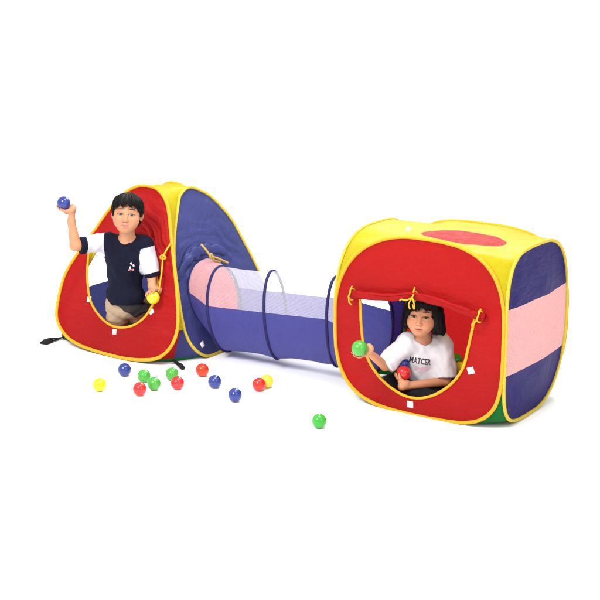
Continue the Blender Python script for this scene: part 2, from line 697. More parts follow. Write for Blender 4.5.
open_pts = [(0.135, 0.522), (0.146, 0.47), (0.148, 0.40), (0.158, 0.31), (0.198, 0.209), (0.268, 0.136), (0.348, 0.094), (0.425, 0.083),
            (0.512, 0.108), (0.60, 0.170), (0.662, 0.252), (0.692, 0.348), (0.713, 0.464), (0.722, 0.525), (0.60, 0.548), (0.43, 0.566), (0.28, 0.546)]
op = resample(catmull(open_pts, 10), 200)
fp = P('front_panel', frF.polar((0.43, 0.34), op, rings=30), MAT['red'], cube, 'red front panel with a round-bottomed opening')
put('edge_piping', tube(frF.loop3() + np.array([0, -0.002, 0]), 0.0085, True, wob=0.12), MAT['pipe'], fp)
lip = [q for q in op if q[1] < 0.53]
i0 = max(range(len(op)), key=lambda i: np.linalg.norm(op[i] - op[i - 1]))
oo = catmull(open_pts[0:14], 10, closed=False)
put('opening_piping', tube(frF.p3(oo) + np.array([0, -0.003, 0]), 0.0062, False, wob=0.12), MAT['pipe'], fp)
for (px, py, rot) in ((470, 371, 0.35), (409, 405, 0.05)):
    q = on_plane(px, py, (0, -0.02, 0), (0, 1, 0))
    put('fabric_tag', patch(frF, (q[0], q[2]), 0.030, rot), MAT['tag'], fp)
# rolled-up door held by three ties
rp = catmull([(0.095, -0.03, 0.522), (0.20, -0.040, 0.528), (0.32, -0.042, 0.538), (0.43, -0.046, 0.562), (0.54, -0.046, 0.556), (0.66, -0.042, 0.534), (0.772, -0.032, 0.512)], 14, closed=False)
rr = [0.0165 + 0.0045 * noise.noise(Vector((p[0] * 9, 2.0, 0))) - (0.006 * math.exp(-((p[0] - 0.43) / 0.025) ** 2)) for p in rp]
roll = put('rolled_door', merge(tube(rp, rr, seg=18, wob=0.35), tube(rp[6:-8] + np.array([0.0, -0.010, 0.013]), [0.007 + 0.003 * noise.noise(Vector((p[0] * 14, 5, 0))) for p in rp[6:-8]], seg=10, wob=0.4)), MAT['red'], fp)


def tie(x, y, z, r, tail):
    ring = [(x + 0.004 * math.sin(3 * a), y + r * math.cos(a), z + r * 1.05 * math.sin(a)) for a in np.linspace(0, 2 * math.pi, 28, endpoint=False)]
    parts = [tube(ring, 0.0036, True, seg=8, wob=0.2)]
    for t in tail:
        parts.append(tube(catmull(t, 8, closed=False), 0.0033, seg=8, wob=0.2))
    return merge(*parts)


put('tie_strap', tie(0.108, -0.036, 0.522, 0.024, [[(0.108, -0.06, 0.515), (0.106, -0.056, 0.492), (0.112, -0.046, 0.476)], [(0.11, -0.05, 0.545), (0.112, -0.04, 0.562)]]), MAT['cord'], fp)
put('tie_strap', tie(0.437, -0.046, 0.562, 0.019, [[(0.437, -0.066, 0.56), (0.41, -0.072, 0.545), (0.385, -0.068, 0.545), (0.372, -0.06, 0.536)], [(0.437, -0.066, 0.56), (0.452, -0.074, 0.535), (0.45, -0.07, 0.512), (0.44, -0.066, 0.53)],
                                                     [(0.437, -0.066, 0.56), (0.425, -0.074, 0.53), (0.43, -0.07, 0.508)], [(0.437, -0.06, 0.575), (0.434, -0.04, 0.60)]]), MAT['cord'], fp)
put('tie_strap', tie(0.752, -0.038, 0.516, 0.023, [[(0.752, -0.06, 0.51), (0.738, -0.064, 0.488), (0.722, -0.05, 0.478), (0.728, -0.046, 0.455)], [(0.755, -0.052, 0.53), (0.76, -0.045, 0.553)]]), MAT['cord'], fp)

V0, V1 = 0.250, 0.545
sp_ = P('side_panel', merge(rtF.scan(0.0, V0), rtF.scan(V1, 0.9)), MAT['blue'], cube, 'blue right side panel with a pale pink see-through band')
put('mesh_window', rtF.scan(V0, V1, rows=20), MAT['sidenet'], sp_)
put('edge_piping', tube(rtF.loop3() + np.array([0.002, 0, 0]), 0.0078, True, wob=0.12), MAT['pipe2'], sp_)
TC = np.array([0.295, 0.245])
hole = [(TC[0] + 0.214 * math.cos(a), TC[1] + 0.214 * math.sin(a)) for a in np.linspace(0, 2 * math.pi, 160, endpoint=False)]
lp_ = P('side_panel', ltF.polar(TC, hole, rings=22), MAT['blue'], cube, 'blue left side panel with the round tunnel opening')
put('edge_piping', tube(ltF.loop3() + np.array([-0.008, 0, 0]), 0.0078, True, wob=0.12), MAT['pipe2'], lp_)
bp_ = P('back_panel', bkF.polar((0.42, 0.40), None, rings=22), MAT['red'], cube)
put('edge_piping', tube(bkF.loop3() + np.array([0, 0.008, 0]), 0.0085, True, wob=0.12), MAT['pipe'], bp_)

QF, QR, QL, QB = frF.quarters(), rtF.quarters(), ltF.quarters(), bkF.quarters()


def boxcorner(x, y, beta, zpow=0.0):
    def f(s, a, b):
        m = (a + b) / 2
        c = np.array([x, y, m[2]])
        return m + (c - m) * beta * math.sin(math.pi * min(1, s * 1.0)) ** 0.7
    return f


pairs = [(QF, 'r', QR, 'l', 0.86, -0.005), (QR, 'r', QB, 'r', 0.86, 0.64), (QB, 'l', QL, 'r', -0.01, 0.64), (QL, 'l', QF, 'l', -0.01, -0.005)]
roofg, floorg = [], []
topring = []
IST = 17
for k, (A, sa, Bq, sb, cx, cy) in enumerate(pairs):
    ra, rb = A['t' + sa][::-1], Bq['t' + sb][::-1]
    g = gusset(ra, rb, boxcorner(cx, cy, 0.32), seed=k * 3.3, wr=0.006)
    n13 = 13 * (IST + 1)
    roofg.append((g[0][:n13], grid_faces(IST + 1, 13), g[2][:n13]))
    floorg.append(gusset(A[sa + 'b'], Bq[sb + 'b'], boxcorner(cx, cy, 0.12 if sb == 'l' and k == 3 else 0.40), seed=k * 5.1))
    nx = pairs[(k + 1) % 4]
    topring.append(g[0][13 * IST:n13 - 1])
    topring.append(rb[IST:-1])
    topring.append(nx[0]['t' + nx[1]][::-1][IST + 1:][::-1])
topring = np.vstack(topring)
RZ = 0.782
cc = on_z(463.5, 237.8, RZ)[:2]
d = topring[:, :2] - cc
th = np.arctan2(d[:, 1], d[:, 0])
el = np.stack([cc[0] + 0.205 * np.cos(th), cc[1] + 0.125 * np.sin(th)], 1)
ripple = lambda q: np.array([0.010 * noise.noise(Vector((p[0] * 5, p[1] * 5, 2.2))) + 0.004 * noise.noise(Vector((p[0] * 14, p[1] * 11, 5.2))) for p in q])
rows = []
for s in np.linspace(0, 1, 12):
    q = topring.copy()
    q[:, :2] = topring[:, :2] * (1 - s) + el * s
    u = 1 - (1 - s) ** 1.6
    q[:, 2] = topring[:, 2] * (1 - u) + RZ * u + ripple(q) * min(1, s * 4)
    rows.append(q)
V = np.vstack(rows)
roof = P('roof', weld(merge(*roofg, (V, grid_faces(12, len(topring), True)[::1], V[:, :2]))), MAT['yellow'], cube, 'yellow fabric top')
E0 = rows[-1]
rows2 = []
for s in np.linspace(1.0, 0.0, 9):
    q = E0.copy()
    q[:, :2] = cc + (E0[:, :2] - cc) * s
    q[:, 2] = RZ + ripple(q) - 0.004 * (1 - s * s)
    rows2.append(q)
V = np.vstack(rows2)
put('roof_circle', (V, grid_faces(9, len(E0), True), V[:, :2]), MAT['red'], roof, 'red oval set into the yellow top')
q = on_z(409, 230.5, 0.80)
put('fabric_tag', (np.array([q + np.array(d) for d in ((-0.011, -0.009, 0.012), (0.011, -0.009, 0.012), (0.011, 0.009, 0.014), (-0.011, 0.009, 0.014), (-0.011, -0.009, 0.0), (0.011, -0.009, 0.0))]),
                   [(0, 1, 2, 3), (4, 5, 1, 0)], np.zeros((6, 2))), MAT['tag'], roof, smooth=False)
fl = []
n = 72
for k in range(n):
    t = 2 * math.pi * k / n
    fl.append((0.427 + 0.40 * math.copysign(abs(math.cos(t)) ** 0.5, math.cos(t)), 0.316 + 0.29 * math.copysign(abs(math.sin(t)) ** 0.5, math.sin(t)), 0.008))
flv = np.vstack([np.array(fl), [[0.427, 0.316, 0.008]]])
P('tent_floor', merge(*floorg, (flv, [(i, (i + 1) % n, n) for i in range(n)], flv[:, :2])), MAT['green'], cube, 'green floor fabric showing at the bottom corners')

# ================================================================== pyramid tent
PC = np.array([-1.30, 0.40, 0.0])
pyr = thing('play_tent', 'pointed pop-up play tent with red front, blue side and a boy leaning out', 'play tent', PC)
ff = lambda a, b: np.array([a, -0.094 + (b - 0.01) * 0.338, b])
fn = np.array([0, -1, 0.338])
fn /= np.linalg.norm(fn)
fl_pts = [(-1.257, .848), (-1.187, .832), (-1.117, .766), (-1.049, .598), (-.962, .377), (-.915, .215), (-.929, .117), (-1.001, .044), (-1.15, .013), (-1.311, .010),
          (-1.509, .024), (-1.629, .058), (-1.710, .125), (-1.730, .225), (-1.712, .364), (-1.639, .495), (-1.569, .596), (-1.489, .718), (-1.407, .803), (-1.335, .841)]
pF = Face(catmull(fl_pts, 10), ff, fn, bow=0.02, seed=1.7, wr=0.005)
sf = lambda a, b: np.array([-.885 - b * 0.346, a, b])
sn = np.array([1, 0, 0.346])
sn /= np.linalg.norm(sn)
sl_pts = [(.400, .822), (.330, .805), (.280, .760), (.145, .546), (.078, .31), (.055, .16), (.085, .070), (.164, .012), (.277, .006), (.434, .006), (.62, .03), (.745, .09),
          (.80, .20), (.762, .358), (.724, .471), (.661, .624), (.56, .744), (.479, .795)]
pR = Face(catmull(sl_pts, 10), sf, sn, bow=0.018, seed=4.4, wr=0.006)
lf = lambda a, b: np.array([-1.80 + b * 0.50, a, b])
ln = np.array([-1, 0, 0.50])
ln /= np.linalg.norm(ln)
pL = Face(catmull([(a - 0.05 * max(0, 1 - a / 0.4), b * 0.985) for a, b in sl_pts], 10), lf, ln, bow=0.01, seed=6.4, wr=0.005)
bf = lambda a, b: np.array([a, 0.80 - (b - 0.01) * 0.42, b])
bn = np.array([0, 1, 0.42])
bn /= np.linalg.norm(bn)
pB = Face(catmull([(-1.34 + (max(a, -1.70) + 1.30) * 0.76, b * 0.97) for a, b in fl_pts], 10), bf, bn, bow=0.02, seed=2.9, wr=0.005)

def creases(cu, cv, r0, r1, a0, a1, amp, wl, seed):
    # cloth bunched round an opening: curved creases that die out away from it
    def f(a, b):
        r = math.hypot(a - cu, b - cv)
        th = math.atan2(b - cv, a - cu)
        wr_ = math.exp(-((r - r0) / (r1 - r0)) ** 2) if r > r0 else 1.0
        wa = max(0.0, min(1.0, (th - a0) * 2.5)) * max(0.0, min(1.0, (a1 - th) * 2.5))
        if wa <= 0 or wr_ < 0.01:
            return 0.0
        ph = (r - r0) / wl + 1.1 * noise.noise(Vector((a * 7, b * 7, seed))) + 0.35 * math.sin(2.2 * th + seed)
        return amp * wr_ * wa * (math.sin(2 * math.pi * ph) + 0.5 * math.sin(2 * math.pi * ph * 2.3 + th * 3)) * (0.6 + 0.8 * noise.noise(Vector((a * 5, b * 5, seed + 3))))
    return f


pF.extra = creases(-1.32, 0.40, 0.19, 0.36, -0.1, 2.0, 0.0065, 0.062, 1.0)
pR.extra = creases(0.345, 0.285, 0.20, 0.36, 0.3, 3.0, 0.0058, 0.060, 6.0)
bo_pts = [(-1.563, .53), (-1.560, .42), (-1.532, .327), (-1.499, .256), (-1.411, .183), (-1.30, .150), (-1.185, .171), (-1.104, .246), (-1.075, .338), (-1.09, .44), (-1.13, .515),
          (-1.20, .555), (-1.32, .565), (-1.44, .56), (-1.53, .555)]
bo = resample(catmull(bo_pts, 10), 200)
fp2 = P('front_panel', pF.polar((-1.32, 0.40), bo, rings=64, nth=200), MAT['red'], pyr, 'red front panel with a rounded opening')
put('edge_piping', tube(pF.loop3() + fn * 0.003, 0.0085, True, wob=0.12), MAT['pipe'], fp2)
put('opening_piping', tube(pF.p3(bo) + fn * 0.003, 0.0060, True, wob=0.12), MAT['pipe'], fp2)
for (px, py, rot) in ((89.5, 300, 0.2), (115, 332.5, 0.05), (151.5, 312, 0.7)):
    q = on_plane(px, py, ff(-1.3, 0.2) + fn * 0.01, fn)
    put('fabric_tag', patch(pF, (q[0], q[2]), 0.026, rot), MAT['tag'], fp2)
# the door flap, gathered up and over to the right of the opening
flap = []
for (nx, pts, r) in ((0, [(-1.42, .565), (-1.30, .580), (-1.19, .562), (-1.115, .50), (-1.065, .41)], 0.022), (1, [(-1.36, .60), (-1.25, .615), (-1.165, .58), (-1.10, .50), (-1.058, .43)], 0.020)):
    c2 = catmull(pts, 12, closed=False)
    p3 = pF.p3(c2) + fn * 0.004
    r_ = [r * (0.35 + 0.65 * math.sin(math.pi * (0.08 + 0.84 * i / (len(c2) - 1)))) * (1 + 0.3 * noise.noise(Vector((i * 0.22, nx * 3.0, 1)))) for i in range(len(c2))]
    flap.append(tube(p3, r_, seg=16, wob=0.4, flat=(fn, 0.38)))
put('rolled_door', merge(*flap), MAT['red'], fp2)
s1 = on_plane(171, 243, ff(-1.1, .5) + fn * 0.02, fn)
s2 = on_plane(163, 257, ff(-1.1, .5) + fn * 0.04, fn)
s3 = on_plane(158.5, 292, ff(-1.1, .4) + fn * 0.05, fn)
lp = [s2 + np.array([0.016 * math.cos(a), -0.004 * math.sin(2 * a), 0.009 * math.sin(a)]) for a in np.linspace(0, 2 * math.pi, 20, endpoint=False)]
put('tie_strap', merge(tube(catmull([s1, (s1 + s2) / 2 + fn * 0.004, s2], 8, closed=False), 0.0046, wob=0.2), tube(lp, 0.005, True, wob=0.2),
                       tube(catmull([s2, (s2 + s3) / 2 + np.array([0.004, 0, 0]), s3], 8, closed=False), 0.0040, wob=0.2)), MAT['cord'], fp2)

HC = np.array([0.345, 0.285])
hole = [(HC[0] + 0.185 * math.cos(a), HC[1] + 0.185 * math.sin(a)) for a in np.linspace(0, 2 * math.pi, 160, endpoint=False)]
rp2 = P('side_panel', pR.polar(HC, hole, rings=64, nth=200), MAT['blue2'], pyr, 'blue side panel that the tunnel is fastened to')
put('edge_piping', tube(pR.loop3() + sn * 0.003, 0.0080, True, wob=0.12), MAT['pipe2'], rp2)
q = on_plane(203, 345, sf(0.3, 0.1) + sn * 0.01, sn)
put('fabric_tag', patch(pR, (q[1], q[2]), 0.026, 0.3), MAT['tag'], rp2)
fl2 = []
for (nx, pts, r) in ((0, [(.115, .40), (.175, .455), (.265, .495), (.37, .505), (.48, .485), (.56, .43)], 0.030),):
    c2 = catmull(pts, 12, closed=False)
    p3 = pR.p3(c2) + sn * 0.002
    r_ = [r * (0.30 + 0.70 * math.sin(math.pi * (0.06 + 0.88 * i / (len(c2) - 1)))) * (1 + 0.35 * noise.noise(Vector((i * 0.25, nx * 3.0, 4)))) for i in range(len(c2))]
    fl2.append(tube(p3, r_, seg=16, wob=0.5, flat=(sn, 0.35)))
put('rolled_door', merge(*fl2), MAT['blue2'], rp2)
tp = [on_plane(x, y, sf(0.35, 0.5) + sn * o, sn) for x, y, o in ((201, 244, .05), (206, 250, .06), (211, 256, .065), (219, 259, .06), (228, 263, .05))]
tq = [on_plane(x, y, sf(0.35, 0.5) + sn * o, sn) for x, y, o in ((211, 256, .065), (214, 260, .06), (220, 262, .055))]
kn = [tp[2] + np.array([0.0, 0.010 * math.cos(a), 0.009 * math.sin(a)]) for a in np.linspace(0, 2 * math.pi, 16, endpoint=False)]
put('tie_strap', merge(tube(catmull(tp, 6, closed=False), 0.0055, wob=0.2), tube(catmull(tq, 6, closed=False), 0.005, wob=0.2), tube(kn, 0.006, True, wob=0.2)), MAT['tan'], rp2)

lft = P('side_panel', merge(pL.scan(0.0, 0.27), pL.scan(0.60, 0.9)), MAT['blue2'], pyr, 'blue far side panel with a white see-through band')
put('mesh_window', pL.scan(0.27, 0.60, rows=20), MAT['net'], lft)
put('edge_piping', tube(pL.loop3(), 0.0080, True, wob=0.12), MAT['pipe2'], lft)
bk2 = P('back_panel', pB.polar((-1.30, 0.36), None, rings=22), MAT['red'], pyr)
put('edge_piping', tube(pB.loop3(), 0.0085, True, wob=0.12), MAT['pipe'], bk2)

GF = on_z(173.5, 362)
GL = on_z(62, 339)
GB = np.array([-0.90, 0.84, 0.0])
GX = np.array([GL[0], 0.84, 0.0])
QF, QR, QL, QB = pF.quarters(), pR.quarters(), pL.quarters(), pB.quarters()


def bulge(beta):
    ap = np.array([PC[0], PC[1], 0.3])

    def f(s, a, b):
        m = (a + b) / 2
        d = m - ap
        d[2] = 0
        d /= np.linalg.norm(d) + 1e-9
        return m + d * beta * np.linalg.norm(a - b)
    return f


pairs = [(QF, 'r', QR, 'l', GF, 'red', 'blue'), (QR, 'r', QB, 'r', GB, 'blue', 'red'), (QB, 'l', QL, 'r', GX, 'red', 'blue'), (QL, 'l', QF, 'l', GL, 'blue', 'red')]
ug, topring, red_c, blu_c, grn = [], [], [], [], []
for k, (A, sa, Bq, sb, G, ca, cb) in enumerate(pairs):
    g = gusset(A['t' + sa][::-1], Bq['t' + sb][::-1], bulge(0.12), seed=k * 2.1, wr=0.006)
    ug.append(g)
    topring.append(g[0][-13:-1])
    a_, b_ = A[sa + 'b'], Bq[sb + 'b']
    n = len(a_)
    st = 0.62
    K = []
    for i in range(n):
        s = i / (n - 1)
        e0 = (a_[0] + b_[0]) / 2
        if s < st:
            K.append(e0 + (G + np.array([0, 0, 0.012]) - e0) * (s / st))
        else:
            g0 = G + np.array([0, 0, 0.004])
            m = (a_[i] + b_[i]) / 2
            m = np.array([m[0], m[1], 0.006])
            K.append(g0 + (m - g0) * ((s - st) / (1 - st)) ** 1.5)
    ci = int(st * (n - 1))
    cols = 9
    for (pts, ccol) in ((a_, ca), (b_, cb)):
        V, U = [], []
        for i in range(ci + 1):
            for j in range(cols):
                t = j / (cols - 1)
                p = pts[i] * (1 - t) + K[i] * t
                V.append(p + np.array([noise.noise(Vector(p * 14)), noise.noise(Vector(p * 14 + np.array([3, 1, 2]))), 0]) * 0.006 * math.sin(math.pi * t))
                U.append((p[0] + p[1], p[2]))
        (red_c if ccol == 'red' else blu_c).append((np.array(V), grid_faces(ci + 1, cols), np.array(U)))
        V, U = [], []
        for i in range(ci, n):
            for j in range(cols):
                t = j / (cols - 1)
                p = pts[i] * (1 - t) + K[i] * t
                V.append(p)
                U.append((p[0], p[1]))
        grn.append((np.array(V), grid_faces(n - ci, cols), np.array(U)))
topring = np.vstack(topring)
ctr = topring.mean(0) - np.array([0, 0, 0.012])
rows = [ctr + (topring - ctr) * s for s in np.linspace(1, 0.02, 8)]
V = np.vstack(rows)
P('roof', weld(merge(*ug, (V, grid_faces(8, len(topring), True), V[:, :2]))), MAT['yellow'], pyr, 'yellow fabric joining the panels at the top')
for g in red_c:
    P('corner_panel', g, MAT['red'], pyr, 'red fabric at a bottom corner')
for g in blu_c:
    P('corner_panel', g, MAT['blue2'], pyr, 'blue fabric at a bottom corner')
fv = np.array([GF, GB, GX, GL]) * np.array([1, 1, 0]) + np.array([0, 0, 0.008])
fv = fv + (PC - fv) * np.array([0.06, 0.06, 0])
P('tent_floor', merge(*grn, (fv, [(0, 1, 2, 3)], fv[:, :2])), MAT['green'], pyr, 'green floor fabric showing along the bottom edge')


def strap(pts, wd=0.011):
    p3 = [on_z(x, y, 0.004 + h) for x, y, h in pts]
    return tube(catmull(p3, 8, closed=False), wd, seg=10, wob=0.15, flat=((0, 0, 1), 0.35))


P('stake_loop', merge(strap([(64, 337, .012), (57, 338.5, .004), (50, 338.5, .006), (43, 340.5, .002)], 0.010), strap([(58, 339, .004), (52, 341, .003), (46, 342.5, .002)], 0.009),
                      tube([on_z(x, y, 0.012) for x, y in ((52, 340.5), (46, 342.3), (40, 342.8))], [0.011, 0.014, 0.006], seg=10, wob=0.2)), MAT['strap'], pyr)
P('stake_loop', merge(strap([(173, 360, .014), (177, 363, .004), (180, 366, .006), (183, 369, .002)], 0.011), strap([(176, 362, .010), (181, 364, .012), (184, 368, .004)], 0.007)), MAT['strap'], pyr)

# ================================================================== tunnel
tun = thing('play_tunnel', 'blue crawl tunnel with white mesh top joining the two tents', 'tunnel', (-0.45, 0.30, 0))
ST = [(-0.970, 0.340, 0.285, 0.333, 0.195, 0.0)]   # centre x, y, z, tilt (top towards -x), radius, turn about z
for px, py, tl, rd, tw in ((225, 308.5, 0.17, 0.217, 0.26), (275.5, 314.5, 0.13, 0.218, 0.38), (337.5, 321.2, 0.08, 0.217, 0.34)):
    q = on_plane(px, py, (0, 0.30, 0), (0, 1, 0))
    ST.append((q[0], 0.30, q[2], tl, rd, tw))
ST.append((0.008, 0.295, 0.245, 0.0, 0.217, 0.0))
ST = np.array(ST)


def tun_pt(s, th, sag=True):
    i = min(int(s), 3)
    t = s - i
    c = ST[i] * (1 - t) + ST[i + 1] * t
    r = c[4]
    if sag and 0 < t < 1:
        r -= (0.010 if i in (1, 2) else 0.004) * 4 * t * (1 - t)
        r += 0.004 * noise.noise(Vector((s * 6, math.cos(th) * 3, math.sin(th) * 3)))
    z = math.sin(th)
    y = math.cos(th)
    return np.array([c[0] - math.sin(c[3]) * r * z - math.sin(c[5]) * r * y, c[1] + r * y * math.cos(c[5]), c[2] + r * z * math.cos(c[3])])


def tun_sheet(th0, th1, cols, rows=64):
    V, U = [], []
    for i in range(rows + 1):
        s = 4.0 * i / rows
        for j in range(cols + 1):
            th = th0 + (th1 - th0) * j / cols
            q = tun_pt(s, th)
            V.append(q)
            U.append((q[0], th * 0.228))
    return np.array(V), grid_faces(rows + 1, cols + 1), np.array(U)


A0, A1 = math.radians(-16), math.radians(180 + 17)   # front seam is at th = 180 + 17 going down
P('mesh_top', tun_sheet(math.radians(17), math.radians(163), 40), MAT['net'], tun, 'white see-through mesh upper half')
P('tunnel_bottom', tun_sheet(math.radians(163), math.radians(377), 56), MAT['tunnel'], tun, 'blue fabric lower half')
for s in (1.0, 2.0, 3.0):
    P('hoop', tube([tun_pt(s, a, False) + 0 for a in np.linspace(0, 2 * math.pi, 96, endpoint=False)], 0.0078, True, wob=0.1), MAT['ring'], tun)
for s in (0.0, 4.0):
    P('end_hem', tube([tun_pt(s, a, False) for a in np.linspace(0, 2 * math.pi, 96, endpoint=False)], 0.0055, True, wob=0.1), MAT['ring'], tun)

# ================================================================== balls
BALL = dict(red=plastic('red_plastic', (0.46, 0.016, 0.010)), blue=plastic('blue_plastic', (0.012, 0.022, 0.17)), green=plastic('green_plastic', (0.035, 0.27, 0.025)), yellow=plastic('yellow_plastic', (0.58, 0.47, 0.014)))


def ball_mesh(r=0.0325):
    V, F = [], []
    nu, nv = 40, 24
    for i in range(nv + 1):
        ph = math.pi * i / nv
        for j in range(nu):
            th = 2 * math.pi * j / nu
            d = np.array([math.sin(ph) * math.cos(th), math.sin(ph) * math.sin(th), math.cos(ph)])
            rr = r * (1 + 0.006 * math.exp(-((ph - math.pi / 2) / 0.06) ** 2))
            rr -= r * 0.02 * math.exp(-(ph / 0.12) ** 2)
            V.append(d * rr)
    return np.array(V), grid_faces(nv + 1, nu, True)


BV, BF = ball_mesh()
BME = {}
GROUP = 'plastic play balls'


def ball(col, p, label, scale=1.0):
    if col not in BME:
        o = link('plastic_ball', BV, BF, BALL[col])
        BME[col] = o.data
    else:
        o = bpy.data.objects.new('plastic_ball', BME[col])
        COL.objects.link(o)
    o.location = p
    o.scale = (scale,) * 3
    o.rotation_euler = (random.uniform(0, 1.2), random.uniform(0, 1.2), random.uniform(0, 6))
    o['label'] = label
    o['category'] = 'ball'
    o['group'] = GROUP
    return o


loose = [
    ('yellow', 99.5, 384.7, 'yellow ball lying alone at the left end of the scattered balls'),
    ('blue', 124.5, 369.7, 'blue ball on the floor close to the front edge of the pointed tent'),
    ('green', 144, 376, 'green ball behind a red ball and left of another touching green ball'),
    ('red', 139.7, 389, 'red ball in front of the two neighbouring green balls'),
    ('green', 154, 383.7, 'green ball between two red balls, in front of its green neighbour'),
    ('green', 172, 374, 'green ball beside the black strap, half hidden by a red ball'),
    ('red', 177.5, 383, 'red ball overlapping a green ball below the black corner strap'),
    ('red', 202.3, 370, 'red ball lying alone under the white patch on the blue side'),
    ('blue', 214.7, 381.7, 'blue ball on the floor just right of the lone red ball'),
    ('blue', 235, 395, 'blue ball set forward on the bare floor before the tunnel'),
    ('red', 259, 384.5, 'red ball in front of the yellow ball below the tunnel'),
    ('yellow', 266.7, 381.3, 'yellow ball half hidden behind a red ball below the tunnel'),
    ('green', 319.2, 421, 'green ball lying far forward and alone near the square tent'),
]
for c, x, y, lab in loose:
    ball(c, on_z(x, y, 0.0325), lab, 1.0)


# ================================================================== people: signed-distance bodies
def Rx(a):
    c, s = math.cos(a), math.sin(a)
    return np.array([[1, 0, 0], [0, c, -s], [0, s, c]])


def Ry(a):
    c, s = math.cos(a), math.sin(a)
    return np.array([[c, 0, s], [0, 1, 0], [-s, 0, c]])


def Rz(a):
    c, s = math.cos(a), math.sin(a)
    return np.array([[c, -s, 0], [s, c, 0], [0, 0, 1]])


def cone(a, b, ra, rb, k=0.012, op='add', cut=False, grow=0.0):
    return dict(t='cone', a=np.array(a, float), b=np.array(b, float), ra=ra + grow, rb=rb + grow, k=k, op=op, cut=cut)


def ellp(c, r, R=None, k=0.015, op='add', grow=0.0):
    return dict(t='ell', c=np.array(c, float), r=np.array(r, float) + grow, R=np.eye(3) if R is None else R, k=k, op=op)


def half(p, n, k=0.003):
    """removes everything on the side n points to"""
    n = np.array(n, float)
    return dict(t='half', p=np.array(p, float), n=n / np.linalg.norm(n), k=k, op='cut')


def prim_d(q, X):
    if q['t'] == 'cone':
        ab = q['b'] - q['a']
        L2 = ab @ ab + 1e-12
        h = ((X - q['a']) @ ab / L2)
        hc = np.clip(h, 0, 1)
        d = np.linalg.norm(X - q['a'] - hc[..., None] * ab, axis=-1) - (q['ra'] + (q['rb'] - q['ra']) * hc)
        if q['cut']:
            d = np.maximum(d, (h - 1) * math.sqrt(L2))
        return d
    if q['t'] == 'ell':
        Y = (X - q['c']) @ q['R']
        k0 = np.linalg.norm(Y / q['r'], axis=-1)
        k1 = np.linalg.norm(Y / q['r'] ** 2, axis=-1) + 1e-9
        return k0 * (k0 - 1) / k1
    return (X - q['p']) @ q['n']


def bounds(q):
    if q['t'] == 'cone':
        r = max(q['ra'], q['rb'])
        return np.minimum(q['a'], q['b']) - r, np.maximum(q['a'], q['b']) + r
    r = max(q['r'])
    return q['c'] - r, q['c'] + r


